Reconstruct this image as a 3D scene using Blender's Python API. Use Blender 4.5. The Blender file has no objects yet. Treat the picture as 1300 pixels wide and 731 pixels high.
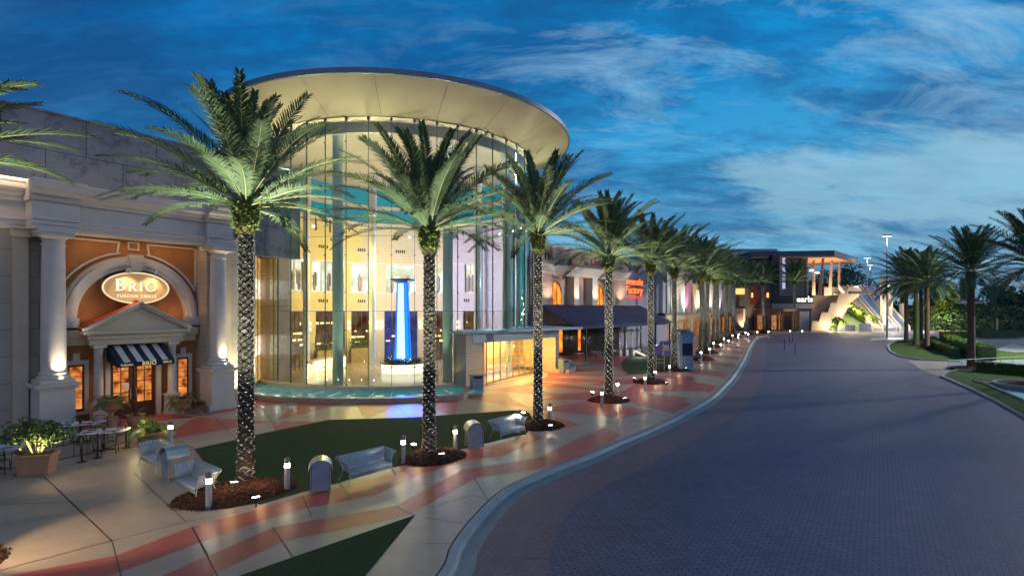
import bpy, bmesh, math, random
from math import sin, cos, pi, radians, sqrt, atan2, hypot
from mathutils import Vector, Matrix, noise
from mathutils.geometry import tessellate_polygon
scene = bpy.context.scene
COL = scene.collection
F = 666.0; HOR = 392.0; CX = 650.0; EYE = 5.5

def gp(px, py, z=0.0):
    """where the ray of a measured photo point meets the level z"""
    d = F * (EYE - z) / (py - HOR)
    return ((px - CX) * d / F, d)

# ------------------------------------------------------------------ materials
MATS = {}
def mat(name, col, rough=0.6, metal=0.0, var=0.12, vscale=3.0, bump=0.0, bscale=40.0, emit=None, estr=0.0,
        spec=0.5, col2=None, rvar=0.0, stretch=None, attr=None, acol=None, trans=0.0, stains=0.0):
    if name in MATS: return MATS[name]
    m = bpy.data.materials.new(name); m.use_nodes = True
    nt = m.node_tree; N = nt.nodes; L = nt.links
    b = N['Principled BSDF']
    b.inputs['Roughness'].default_value = rough
    b.inputs['Metallic'].default_value = metal
    b.inputs['Specular IOR Level'].default_value = spec
    tc = N.new('ShaderNodeTexCoord'); src = tc.outputs['Object']
    if stretch:
        mp = N.new('ShaderNodeMapping'); mp.inputs['Scale'].default_value = stretch
        L.new(src, mp.inputs['Vector']); src = mp.outputs['Vector']
    c2 = col2 if col2 else tuple(max(0, c * (1 - 2.2 * var)) for c in col)
    c1 = col if col2 else tuple(min(1, c * (1 + var)) for c in col)
    n = N.new('ShaderNodeTexNoise'); n.inputs['Scale'].default_value = vscale
    n.inputs['Detail'].default_value = 6; n.inputs['Roughness'].default_value = 0.65
    L.new(src, n.inputs['Vector'])
    r = N.new('ShaderNodeValToRGB'); r.color_ramp.elements[0].position = 0.22; r.color_ramp.elements[1].position = 0.78
    r.color_ramp.elements[0].color = (*c2, 1); r.color_ramp.elements[1].color = (*c1, 1)
    L.new(n.outputs['Fac'], r.inputs['Fac'])
    out = r.outputs['Color']
    if stains > 0:
        n2 = N.new('ShaderNodeTexNoise'); n2.inputs['Scale'].default_value = vscale * 0.23; n2.inputs['Detail'].default_value = 8
        n2.inputs['Roughness'].default_value = 0.7
        L.new(src, n2.inputs['Vector'])
        r2 = N.new('ShaderNodeValToRGB'); r2.color_ramp.elements[0].position = 0.20; r2.color_ramp.elements[1].position = 0.80
        r2.color_ramp.elements[0].color = (1 - stains,) * 3 + (1,); r2.color_ramp.elements[1].color = (1, 1, 1, 1)
        L.new(n2.outputs['Fac'], r2.inputs['Fac'])
        mx = N.new('ShaderNodeMix'); mx.data_type = 'RGBA'; mx.blend_type = 'MULTIPLY'; mx.inputs['Factor'].default_value = 1
        L.new(out, mx.inputs['A']); L.new(r2.outputs['Color'], mx.inputs['B']); out = mx.outputs['Result']
    if attr:
        a = N.new('ShaderNodeAttribute'); a.attribute_name = attr
        mx = N.new('ShaderNodeMix'); mx.data_type = 'RGBA'
        L.new(a.outputs['Fac'], mx.inputs['Factor']); L.new(out, mx.inputs['A'])
        mx.inputs['B'].default_value = (*acol, 1); out = mx.outputs['Result']
    L.new(out, b.inputs['Base Color'])
    if rvar > 0:
        n3 = N.new('ShaderNodeTexNoise'); n3.inputs['Scale'].default_value = vscale * 1.7; n3.inputs['Detail'].default_value = 5
        L.new(src, n3.inputs['Vector'])
        mr = N.new('ShaderNodeMapRange'); mr.inputs['From Min'].default_value = 0.15; mr.inputs['From Max'].default_value = 0.85
        mr.inputs['To Min'].default_value = max(0.03, rough - rvar); mr.inputs['To Max'].default_value = rough + rvar
        L.new(n3.outputs['Fac'], mr.inputs['Value']); L.new(mr.outputs['Result'], b.inputs['Roughness'])
    if bump > 0:
        n4 = N.new('ShaderNodeTexNoise'); n4.inputs['Scale'].default_value = bscale; n4.inputs['Detail'].default_value = 6
        L.new(src, n4.inputs['Vector'])
        bp = N.new('ShaderNodeBump'); bp.inputs['Strength'].default_value = bump; bp.inputs['Distance'].default_value = 0.02
        L.new(n4.outputs['Fac'], bp.inputs['Height']); L.new(bp.outputs['Normal'], b.inputs['Normal'])
    if emit:
        b.inputs['Emission Color'].default_value = (*emit, 1); b.inputs['Emission Strength'].default_value = estr
    MATS[name] = m
    return m

def brick_mat(name, c1, c2, mortar, bw, bh, msize, rough=0.6, plane='xy', var=0.25, bump=0.4, rot=0.0, stains=0.0, rvar=0.0, bias=0.0):
    if name in MATS: return MATS[name]
    m = bpy.data.materials.new(name); m.use_nodes = True
    nt = m.node_tree; N = nt.nodes; L = nt.links; b = N['Principled BSDF']
    b.inputs['Roughness'].default_value = rough
    tc = N.new('ShaderNodeTexCoord'); sp = N.new('ShaderNodeSeparateXYZ'); L.new(tc.outputs['Object'], sp.inputs[0])
    cb = N.new('ShaderNodeCombineXYZ')
    if plane == 'xy':
        L.new(sp.outputs['X'], cb.inputs['X']); L.new(sp.outputs['Y'], cb.inputs['Y'])
    elif plane == 'cyl':
        at = N.new('ShaderNodeMath'); at.operation = 'ARCTAN2'; L.new(sp.outputs['X'], at.inputs[0]); L.new(sp.outputs['Y'], at.inputs[1])
        ml = N.new('ShaderNodeMath'); ml.operation = 'MULTIPLY'; ml.inputs[1].default_value = 11; L.new(at.outputs[0], ml.inputs[0])
        L.new(ml.outputs[0], cb.inputs['X']); L.new(sp.outputs['Z'], cb.inputs['Y'])
    else:
        ad = N.new('ShaderNodeMath'); ad.operation = 'ADD'; L.new(sp.outputs['X'], ad.inputs[0]); L.new(sp.outputs['Y'], ad.inputs[1])
        L.new(ad.outputs[0], cb.inputs['X']); L.new(sp.outputs['Z'], cb.inputs['Y'])
    mp = N.new('ShaderNodeMapping'); mp.inputs['Rotation'].default_value = (0, 0, rot); L.new(cb.outputs[0], mp.inputs['Vector'])
    bk = N.new('ShaderNodeTexBrick'); L.new(mp.outputs['Vector'], bk.inputs['Vector'])
    bk.inputs['Scale'].default_value = 1; bk.inputs['Brick Width'].default_value = bw; bk.inputs['Row Height'].default_value = bh
    bk.inputs['Mortar Size'].default_value = msize; bk.inputs['Mortar Smooth'].default_value = 0.3; bk.inputs['Bias'].default_value = bias
    bk.inputs['Color1'].default_value = (*c1, 1); bk.inputs['Color2'].default_value = (*c2, 1); bk.inputs['Mortar'].default_value = (*mortar, 1)
    n = N.new('ShaderNodeTexNoise'); n.inputs['Scale'].default_value = 0.35; n.inputs['Detail'].default_value = 8; n.inputs['Roughness'].default_value = 0.7
    L.new(tc.outputs['Object'], n.inputs['Vector'])
    r = N.new('ShaderNodeValToRGB'); r.color_ramp.elements[0].position = 0.3; r.color_ramp.elements[1].position = 0.7
    r.color_ramp.elements[0].color = (1 - var,) * 3 + (1,); r.color_ramp.elements[1].color = (1, 1, 1, 1)
    L.new(n.outputs['Fac'], r.inputs['Fac'])
    mx = N.new('ShaderNodeMix'); mx.data_type = 'RGBA'; mx.blend_type = 'MULTIPLY'; mx.inputs['Factor'].default_value = 1
    L.new(bk.outputs['Color'], mx.inputs['A']); L.new(r.outputs['Color'], mx.inputs['B']); out = mx.outputs['Result']
    if stains:
        n2 = N.new('ShaderNodeTexNoise'); n2.inputs['Scale'].default_value = 1.3; n2.inputs['Detail'].default_value = 9; n2.inputs['Roughness'].default_value = 0.75
        L.new(tc.outputs['Object'], n2.inputs['Vector'])
        r2 = N.new('ShaderNodeValToRGB'); r2.color_ramp.elements[0].position = 0.36; r2.color_ramp.elements[1].position = 0.5
        r2.color_ramp.elements[0].color = (1 - stains,) * 3 + (1,); r2.color_ramp.elements[1].color = (1, 1, 1, 1)
        L.new(n2.outputs['Fac'], r2.inputs['Fac'])
        mx2 = N.new('ShaderNodeMix'); mx2.data_type = 'RGBA'; mx2.blend_type = 'MULTIPLY'; mx2.inputs['Factor'].default_value = 1
        L.new(out, mx2.inputs['A']); L.new(r2.outputs['Color'], mx2.inputs['B']); out = mx2.outputs['Result']
    L.new(out, b.inputs['Base Color'])
    if rvar:
        mr = N.new('ShaderNodeMapRange'); mr.inputs['From Min'].default_value = .3; mr.inputs['From Max'].default_value = .7
        mr.inputs['To Min'].default_value = rough - rvar; mr.inputs['To Max'].default_value = rough + rvar
        L.new(n.outputs['Fac'], mr.inputs['Value']); L.new(mr.outputs['Result'], b.inputs['Roughness'])
    iv = N.new('ShaderNodeMath'); iv.operation = 'SUBTRACT'; iv.inputs[0].default_value = 1; L.new(bk.outputs['Fac'], iv.inputs[1])
    bp = N.new('ShaderNodeBump'); bp.inputs['Strength'].default_value = bump; bp.inputs['Distance'].default_value = 0.01
    L.new(iv.outputs[0], bp.inputs['Height']); L.new(bp.outputs['Normal'], b.inputs['Normal'])
    MATS[name] = m
    return m

def emis(name, col, strength, sample=True, mixv=0.0, vscale=3.0):
    if name in MATS: return MATS[name]
    m = bpy.data.materials.new(name); m.use_nodes = True
    nt = m.node_tree; N = nt.nodes; L = nt.links
    for n in list(N): N.remove(n)
    o = N.new('ShaderNodeOutputMaterial'); e = N.new('ShaderNodeEmission')
    e.inputs['Color'].default_value = (*col, 1); e.inputs['Strength'].default_value = strength
    if mixv > 0:
        tc = N.new('ShaderNodeTexCoord'); n = N.new('ShaderNodeTexNoise'); n.inputs['Scale'].default_value = vscale; n.inputs['Detail'].default_value = 4
        L.new(tc.outputs['Object'], n.inputs['Vector'])
        r = N.new('ShaderNodeValToRGB'); r.color_ramp.elements[0].position = 0.35; r.color_ramp.elements[1].position = 0.65
        r.color_ramp.elements[0].color = tuple(c * (1 - mixv) ** (1 + i) for i, c in enumerate(col)) + (1,)
        r.color_ramp.elements[1].color = (*col, 1)
        L.new(n.outputs['Fac'], r.inputs['Fac']); L.new(r.outputs['Color'], e.inputs['Color'])
    L.new(e.outputs[0], o.inputs['Surface'])
    m.cycles.emission_sampling = 'AUTO' if sample else 'NONE'
    MATS[name] = m
    return m

def glass_mat(name, tint=(0.9, 0.97, 0.95), refl=1.0, rough=0.02):
    if name in MATS: return MATS[name]
    m = bpy.data.materials.new(name); m.use_nodes = True
    nt = m.node_tree; N = nt.nodes; L = nt.links
    for n in list(N): N.remove(n)
    o = N.new('ShaderNodeOutputMaterial'); mx = N.new('ShaderNodeMixShader'); t = N.new('ShaderNodeBsdfTransparent'); g = N.new('ShaderNodeBsdfGlossy')
    lw_ = N.new('ShaderNodeLayerWeight'); lw_.inputs['Blend'].default_value = .5
    p4 = N.new('ShaderNodeMath'); p4.operation = 'POWER'; p4.inputs[1].default_value = 3.5; L.new(lw_.outputs['Facing'], p4.inputs[0])
    fr = N.new('ShaderNodeMath'); fr.operation = 'MULTIPLY_ADD'; fr.inputs[1].default_value = .72; fr.inputs[2].default_value = .06; L.new(p4.outputs[0], fr.inputs[0])
    ml = N.new('ShaderNodeMath'); ml.operation = 'MULTIPLY'; ml.use_clamp = True; ml.inputs[1].default_value = refl
    t.inputs['Color'].default_value = (*tint, 1); g.inputs['Roughness'].default_value = rough; g.inputs['Color'].default_value = (.95, 1, 1, 1)
    L.new(fr.outputs[0], ml.inputs[0]); L.new(ml.outputs[0], mx.inputs['Fac']); L.new(t.outputs[0], mx.inputs[1]); L.new(g.outputs[0], mx.inputs[2]); L.new(mx.outputs[0], o.inputs['Surface'])
    MATS[name] = m
    return m

# ------------------------------------------------------------------ mesh builder
class MB:
    def __init__(s): s.v = []; s.f = []; s.mi = []; s.at = None
    def add(s, vs, fs, mi=0):
        o = len(s.v); s.v += [tuple(v) for v in vs]; s.f += [tuple(i + o for i in f) for f in fs]; s.mi += [mi] * len(fs); return s
    def box(s, c, d, rz=0.0, mi=0, ry=0.0, rx=0.0):
        M = Matrix.Rotation(rz, 3, 'Z') @ Matrix.Rotation(ry, 3, 'Y') @ Matrix.Rotation(rx, 3, 'X')
        vs = []
        for z in (-1, 1):
            for (x, y) in ((-1, -1), (1, -1), (1, 1), (-1, 1)):
                p = M @ Vector((x * d[0] / 2, y * d[1] / 2, z * d[2] / 2)); vs.append((c[0] + p.x, c[1] + p.y, c[2] + p.z))
        return s.add(vs, [(3, 2, 1, 0), (4, 5, 6, 7), (0, 1, 5, 4), (1, 2, 6, 5), (2, 3, 7, 6), (3, 0, 4, 7)], mi)
    def bb(s, x0, x1, y0, y1, z0, z1, mi=0):
        return s.box(((x0 + x1) / 2, (y0 + y1) / 2, (z0 + z1) / 2), (abs(x1 - x0), abs(y1 - y0), abs(z1 - z0)), 0, mi)
    def lathe(s, prof, c=(0, 0, 0), n=24, a0=0.0, a1=2 * pi, mi=0, cap=True, sx=1.0, sy=1.0):
        full = abs(a1 - a0 - 2 * pi) < 1e-6; k = n if full else n + 1; vs = []
        for r, z in prof:
            for i in range(k):
                a = a0 + (a1 - a0) * i / n; vs.append((c[0] + r * cos(a) * sx, c[1] + r * sin(a) * sy, c[2] + z))
        fs = []
        for j in range(len(prof) - 1):
            for i in range(n):
                i2 = (i + 1) % k if full else i + 1
                fs.append((j * k + i, j * k + i2, (j + 1) * k + i2, (j + 1) * k + i))
        if full and cap:
            if prof[0][0] > 1e-4: fs.append(tuple(reversed(range(k))))
            if prof[-1][0] > 1e-4: fs.append(tuple((len(prof) - 1) * k + i for i in range(k)))
        return s.add(vs, fs, mi)
    def cyl(s, c, r, h, n=16, mi=0, r2=None):
        return s.lathe([(r, 0), (r if r2 is None else r2, h)], c, n, mi=mi)
    def prism(s, poly, z0, z1, mi=0, bottom=True):
        n = len(poly)
        A = sum(poly[i][0] * poly[(i + 1) % n][1] - poly[(i + 1) % n][0] * poly[i][1] for i in range(n))
        if A < 0: poly = list(reversed(poly))
        tr = tessellate_polygon([[Vector((p[0], p[1], 0)) for p in poly]])
        vs = [(p[0], p[1], z0) for p in poly] + [(p[0], p[1], z1) for p in poly]; fs = []
        for t in tr:
            a, b_, c = [Vector((poly[i][0], poly[i][1])) for i in t]
            cr = (b_ - a).x * (c - a).y - (b_ - a).y * (c - a).x
            t = tuple(t) if cr > 0 else tuple(reversed(t))
            fs.append(tuple(i + n for i in t))
            if bottom: fs.append(tuple(reversed(t)))
        for i in range(n):
            j = (i + 1) % n; fs.append((i, j, j + n, i + n))
        return s.add(vs, fs, mi)
    def sheet(s, poly, z, mi=0):
        tr = tessellate_polygon([[Vector((p[0], p[1], 0)) for p in poly]]); fs = []
        for t in tr:
            a, b_, c = [Vector((poly[i][0], poly[i][1])) for i in t]
            cr = (b_ - a).x * (c - a).y - (b_ - a).y * (c - a).x
            fs.append(tuple(t) if cr > 0 else tuple(reversed(t)))
        return s.add([(p[0], p[1], z) for p in poly], fs, mi)
    def extr(s, poly, y0, y1, mi=0, axis='y'):
        """polygon in x,z swept along y (or y,z along x)"""
        n = len(poly); tr = tessellate_polygon([[Vector((p[0], p[1], 0)) for p in poly]])
        f = (lambda p, t: (p[0], t, p[1])) if axis == 'y' else (lambda p, t: (t, p[0], p[1]))
        vs = [f(p, y0) for p in poly] + [f(p, y1) for p in poly]; fs = []
        for t in tr: fs.append(tuple(t)); fs.append(tuple(i + n for i in reversed(t)))
        for i in range(n):
            j = (i + 1) % n; fs.append((i, j, j + n, i + n))
        return s.add(vs, fs, mi)
    def tube(s, pts, r, n=8, mi=0, r2=None, cap=True):
        pts = [Vector(p) for p in pts]; m = len(pts); vs = []; fs = []; up = None
        for i, p in enumerate(pts):
            t = (pts[min(i + 1, m - 1)] - pts[max(i - 1, 0)]).normalized()
            if up is None: up = Vector((0, 0, 1)) if abs(t.z) < 0.9 else Vector((1, 0, 0))
            x = t.cross(up).normalized(); y = x.cross(t).normalized(); up = y
            rr = r if r2 is None else r + (r2 - r) * i / (m - 1)
            for k in range(n):
                a = 2 * pi * k / n; vs.append(p + x * rr * cos(a) + y * rr * sin(a))
        for i in range(m - 1):
            for k in range(n):
                fs.append((i * n + k, i * n + (k + 1) % n, (i + 1) * n + (k + 1) % n, (i + 1) * n + k))
        if cap: fs.append(tuple(reversed(range(n)))); fs.append(tuple((m - 1) * n + k for k in range(n)))
        return s.add(vs, fs, mi)
    def mesh(s, name, mats, smooth=False, attr=None, fix=True):
        me = bpy.data.meshes.new(name); me.from_pydata(s.v, [], s.f)
        if not isinstance(mats, (list, tuple)): mats = [mats]
        for m in mats: me.materials.append(m)
        if any(s.mi): me.polygons.foreach_set('material_index', s.mi)
        if fix:
            bm = bmesh.new(); bm.from_mesh(me); bmesh.ops.recalc_face_normals(bm, faces=bm.faces); bm.to_mesh(me); bm.free()
        if smooth:
            me.polygons.foreach_set('use_smooth', [True] * len(me.polygons))
        if attr:
            a = me.attributes.new(attr[0], 'FLOAT', 'POINT'); a.data.foreach_set('value', attr[1])
        me.update(); return me
    def build(s, name, mats, parent=None, smooth=False, bevel=0.0, auto=None, attr=None, loc=None, rotz=None, fix=True):
        me = s.mesh(name, mats, smooth or auto is not None, attr, fix)
        if auto is not None: me.set_sharp_from_angle(angle=radians(auto))
        o = bpy.data.objects.new(name, me); COL.objects.link(o); o.parent = parent
        if loc: o.location = loc
        if rotz: o.rotation_euler.z = rotz
        if bevel > 0:
            b = o.modifiers.new('bevel', 'BEVEL'); b.width = bevel; b.segments = 2; b.limit_method = 'ANGLE'; b.angle_limit = radians(40)
        return o

def tag(o, label=None, cat=None, group=None, kind=None):
    if label: o['label'] = label
    if cat: o['category'] = cat
    if group: o['group'] = group
    if kind: o['kind'] = kind
    return o
def thing(name, label, cat, loc=(0, 0, 0), rz=0.0, group=None, scale=None):
    o = bpy.data.objects.new(name, None); COL.objects.link(o); o.location = loc; o.rotation_euler.z = rz
    o.empty_display_size = 0.3
    if scale: o.scale = (scale,) * 3 if not isinstance(scale, tuple) else scale
    return tag(o, label, cat, group)
def dup(root, label, loc, rz=None, group=None, scale=None):
    r = root.copy(); COL.objects.link(r); r.location = loc
    if rz is not None: r.rotation_euler.z = rz
    if scale: r.scale = (scale,) * 3 if not isinstance(scale, tuple) else scale
    r['label'] = label
    if group: r['group'] = group
    for ch in list(root.children):
        c = ch.copy(); COL.objects.link(c); c.parent = r
        for g in list(ch.children):
            d = g.copy(); COL.objects.link(d); d.parent = c
    return r
def lamp(kind, loc, power, col=(1, .85, .6), size=0.1, parent=None, target=None, angle=60, blend=0.6, sy=None, name=None):
    l = bpy.data.lights.new(name or 'lamp', kind); l.energy = power; l.color = col
    o = bpy.data.objects.new(name or 'lamp', l); COL.objects.link(o); o.location = loc; o.parent = parent
    if kind == 'AREA':
        l.size = size
        if sy: l.shape = 'RECTANGLE'; l.size_y = sy
    else: l.shadow_soft_size = size
    if kind == 'SPOT': l.spot_size = radians(angle); l.spot_blend = blend
    if target is not None:
        d = Vector(target) - Vector(loc); o.rotation_euler = d.to_track_quat('-Z', 'Y').to_euler()
    return o
def text_mesh(s, size, ext, mats, name, parent, bold=0.0, spacing=1.0, shear=0.0, loc=(0, 0, 0), rot=(pi / 2, 0, 0), width=None):
    c = bpy.data.curves.new('letters', 'FONT'); c.body = s; c.size = size; c.extrude = ext; c.offset = bold; c.align_x = 'CENTER'; c.align_y = 'CENTER'
    c.space_character = spacing; c.shear = shear; c.resolution_u = 3
    t = bpy.data.objects.new('letters', c); COL.objects.link(t)
    dg = bpy.context.evaluated_depsgraph_get(); me = bpy.data.meshes.new_from_object(t.evaluated_get(dg))
    bpy.data.objects.remove(t); bpy.data.curves.remove(c)
    me.name = name; me.materials.clear(); me.materials.append(mats)
    if width:
        xs = [v.co.x for v in me.vertices]; k = width / (max(xs) - min(xs))
        for v in me.vertices: v.co.x *= k
    o = bpy.data.objects.new(name, me); COL.objects.link(o); o.parent = parent; o.location = loc; o.rotation_euler = rot
    return o

# ------------------------------------------------------------------ palette
R = random.Random(7)
M_conc = mat('paving_concrete', (.44, .35, .285), spec=.42, rough=.37, var=.09, vscale=1.2, bump=.12, bscale=25, rvar=.11, stains=.14)
M_red = mat('paving_red', (.50, .115, .09), spec=.35, rough=.40, var=.07, vscale=1.6, bump=.12, bscale=25, rvar=.11, stains=.14)
M_joint = mat('joint_sealant', (.10, .08, .07), rough=.8)
M_turf = mat('turf', (.055, .105, .040), rough=.9, col2=(.030, .058, .022), vscale=9, bump=.9, bscale=170, spec=.15, stains=.25)
M_kerb = mat('kerb_concrete', (.42, .46, .46), rough=.55, var=.10, vscale=1.0, stretch=(1, 1, 1), bump=.15, bscale=20, stains=.35)
M_gut = mat('gutter_concrete', (.26, .30, .32), rough=.55, var=.12, vscale=1.4, bump=.15, bscale=20, stains=.35)
M_road = brick_mat('road_pavers', (.235, .18, .26), (.155, .13, .22), (.04, .038, .06), .24, .12, .014, rough=.60, var=.42, bump=.35, rot=radians(35), rvar=.08)
M_asph = mat('asphalt', (.20, .19, .20), rough=.8, var=.12, vscale=2, bump=.3, bscale=60)
M_grass = mat('grass', (.075, .13, .03), rough=.95, col2=(.04, .08, .018), vscale=3, bump=1, bscale=90, spec=.1)
M_mulch = mat('bark_mulch', (.10, .042, .026), rough=.95, col2=(.018, .010, .008), vscale=9, bump=1, bscale=60, spec=.15)
M_stone = brick_mat('limestone_block', (.46, .42, .36), (.43, .39, .33), (.20, .17, .14), 2.6, 1.15, .014, rough=.75, plane='xz', var=.2, bump=.3)
M_wallbl = brick_mat('upper_wall_panel', (.25, .28, .34), (.23, .26, .32), (.07, .08, .10), 3.2, 2.2, .022, rough=.8, plane='xz', var=.35, stains=.45, bump=.3)
M_white = mat('painted_plaster_white', (.60, .56, .52), rough=.6, var=.05, vscale=2, bump=.08, bscale=60, stains=.10)
M_cream = mat('painted_plaster_cream', (.55, .47, .36), rough=.6, var=.06, vscale=2, bump=.08, bscale=60, stains=.10)
M_terra = mat('terracotta_stucco', (.42, .195, .075), rough=.8, col2=(.26, .11, .045), vscale=1.6, bump=.25, bscale=50)
M_metal = mat('brushed_steel', (.62, .64, .66), rough=.33, metal=.9, var=.05, vscale=8, rvar=.08)
M_steelp = mat('silver_paint', (.50, .53, .56), rough=.35, metal=.55, var=.05, vscale=8)
M_dark = mat('dark_metal', (.03, .03, .034), rough=.45, metal=.4)
M_wood = mat('dark_door_wood', (.07, .028, .014), rough=.45, var=.2, vscale=6)
M_pot = mat('terracotta_clay', (.50, .25, .15), rough=.75, col2=(.36, .18, .11), vscale=7, bump=.3, bscale=40)
M_soil = mat('soil', (.03, .022, .016), rough=1)
M_leaf = mat('palm_leaflet', (.088, .155, .068), rough=.55, col2=(.055, .105, .052), vscale=1.5, spec=.25)
M_rach = mat('palm_rachis', (.26, .27, .12), rough=.5, var=.15)
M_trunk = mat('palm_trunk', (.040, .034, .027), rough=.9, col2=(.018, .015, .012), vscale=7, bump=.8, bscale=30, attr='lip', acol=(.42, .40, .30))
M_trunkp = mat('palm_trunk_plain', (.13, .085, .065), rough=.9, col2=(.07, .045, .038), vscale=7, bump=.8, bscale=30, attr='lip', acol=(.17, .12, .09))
M_boot = mat('palm_boot', (.13, .14, .035), rough=.8, col2=(.05, .045, .018), vscale=9, bump=.6, bscale=40)
M_green = mat('shrub_leaf', (.09, .17, .035), rough=.5, col2=(.05, .10, .022), vscale=2.5)
M_greenL = mat('bright_shrub_leaf', (.16, .24, .035), rough=.5, col2=(.09, .15, .02), vscale=2.5)
M_dkgreen = mat('dark_leaf', (.075, .14, .055), rough=.6, col2=(.042, .085, .038), vscale=1.0)
M_bark = mat('bark', (.09, .07, .05), rough=.9, var=.2, vscale=6)
E_boll = emis('bollard_glow', (1, .82, .56), 42)
E_lens = emis('uplight_glow', (1, .90, .72), 25)
E_str = emis('string_and_lip_glow', (.95, .96, .82), 1.5, sample=False)
M_glass = glass_mat('clear_glass', (.80, .93, .86), 1.25)
M_glass2 = glass_mat('door_glass', (.95, .95, .9), 1.0)

# ------------------------------------------------------------------ camera, sky, sun
cam = bpy.data.cameras.new('camera'); cam.sensor_width = 36; cam.lens = 36 * F / 1300; cam.shift_y = (HOR - 365.5) / 1300
cam.clip_end = 3000; cam.clip_start = .1
co = bpy.data.objects.new('camera', cam); COL.objects.link(co); co.location = (0, 0, EYE); co.rotation_euler = (pi / 2, 0, 0); scene.camera = co
SUN_EL, SUN_AZ = radians(15), Vector((.85, .52))
w = bpy.data.worlds.new('World'); scene.world = w; w.use_nodes = True
nt = w.node_tree; N = nt.nodes; L = nt.links; bg = N['Background']
def nd(t, **k):
    n = N.new(t)
    for a, b in k.items(): setattr(n, a, b)
    return n
def mth(op, a, b=None, clamp=False):
    n = nd('ShaderNodeMath', operation=op, use_clamp=clamp)
    for i, v in enumerate((a, b)):
        if v is None: continue
        if isinstance(v, (int, float)): n.inputs[i].default_value = v
        else: L.new(v, n.inputs[i])
    return n.outputs[0]
def ramp(v, stops):
    n = nd('ShaderNodeValToRGB'); e = n.color_ramp.elements
    while len(e) < len(stops): e.new(0.5)
    for i, (p, c) in enumerate(stops): e[i].position = p; e[i].color = (*(c if isinstance(c, tuple) else (c,) * 3), 1)
    L.new(v, n.inputs['Fac']); return n.outputs['Color']
def mixc(f, a, b, bt='MIX'):
    n = nd('ShaderNodeMix', data_type='RGBA', blend_type=bt)
    for k, v in (('Factor', f), ('A', a), ('B', b)):
        if isinstance(v, (int, float)): n.inputs[k].default_value = v
        elif isinstance(v, tuple): n.inputs[k].default_value = (*v, 1)
        else: L.new(v, n.inputs[k])
    return n.outputs['Result']
tc = nd('ShaderNodeTexCoord'); sp = nd('ShaderNodeSeparateXYZ'); L.new(tc.outputs['Generated'], sp.inputs[0])
X, Y, Z = sp.outputs
Zc = mth('MAXIMUM', Z, 0.0)
grad = ramp(Zc, [(0.0, (.24, .48, .66)), (.10, (.16, .45, .68)), (.22, (.055, .36, .66)), (.42, (.004, .25, .60)), (1.0, (.001, .10, .34))])
az = mth('ADD', mth('MULTIPLY', X, .55), .62, True)          # the side of the afterglow is brighter
grad = mixc(1.0, grad, ramp(az, [(0, (.30, .40, .52)), (.28, (.36, .50, .66)), (.66, (1, 1, 1)), (1, (1.0, 1.0, 1.0))]), 'MULTIPLY')
zz = mth('ADD', Zc, .26)
cb = nd('ShaderNodeCombineXYZ'); L.new(mth('DIVIDE', X, zz), cb.inputs[0]); L.new(mth('DIVIDE', Y, zz), cb.inputs[1])
def cloud(scale, rot, sc, detail, rough, loc=(0, 0, 0), dist=0.0):
    mp = nd('ShaderNodeMapping'); mp.inputs['Rotation'].default_value = (0, 0, rot); mp.inputs['Scale'].default_value = sc; mp.inputs['Location'].default_value = loc
    L.new(cb.outputs[0], mp.inputs['Vector'])
    n = nd('ShaderNodeTexNoise'); n.inputs['Scale'].default_value = scale; n.inputs['Detail'].default_value = detail; n.inputs['Roughness'].default_value = rough; n.inputs['Distortion'].default_value = dist
    L.new(mp.outputs[0], n.inputs['Vector']); return n.outputs['Fac']
dk = mth('ADD', mth('MULTIPLY', cloud(1.05, radians(-30), (1, 2.2, 1), 12, .60, (3.1, 1.0, 0), .5), .66), mth('MULTIPLY', cloud(3.6, radians(-36), (1, 2.6, 1), 12, .68, (5, 3.0, 0), .6), .34))
dkm = mth('MULTIPLY', ramp(dk, [(.41, 0.0), (.48, .60), (.55, 1.0)]), .88)
sky = mixc(dkm, grad, mixc(.25, mixc(1.0, grad, (.22, .38, .52), 'MULTIPLY'), (.020, .12, .30)))
lt = cloud(2.2, radians(-38), (1, 2.4, 1), 12, .66, (7.3, 2, 0), .5)
big = cloud(.62, radians(10), (1, 1.2, 1), 3, .5, (1.7, 5.2, 0))
ltm = mth('MULTIPLY', mth('MULTIPLY', ramp(lt, [(.48, 0.0), (.66, 1.0)]), ramp(big, [(.36, .15), (.58, 1.0)])), ramp(az, [(.35, .10), (.8, .75)]))
sky = mixc(ltm, sky, (.26, .50, .72))
# the bright bank of thin cloud low on the right
px = mth('SUBTRACT', mth('DIVIDE', X, mth('MAXIMUM', Y, .05)), .86); pz = mth('SUBTRACT', mth('DIVIDE', Zc, mth('MAXIMUM', Y, .05)), .235)
wob = mth('MULTIPLY', mth('SUBTRACT', cloud(2.2, radians(-22), (1, 2.6, 1), 12, .66, (2, 9, 0), .5), .5), 3.2)
dist = mth('ADD', mth('ADD', mth('POWER', mth('ABSOLUTE', mth('MULTIPLY', px, 2.0)), 2.0), mth('POWER', mth('ABSOLUTE', mth('MULTIPLY', pz, 8.5)), 2.0)), wob)
bank = mth('MULTIPLY', ramp(dist, [(.35, 1.0), (1.0, 0.0)]), mth('GREATER_THAN', Y, 0.0))
sky = mixc(mth('MULTIPLY', bank, .66), sky, (.27, .52, .66))
ni = nd('ShaderNodeTexSky'); ni.sky_type = 'NISHITA'; ni.sun_disc = False; ni.sun_elevation = SUN_EL; ni.sun_rotation = atan2(SUN_AZ.x, SUN_AZ.y)
sky = mixc(.0015, sky, ni.outputs['Color'], 'ADD')
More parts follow.
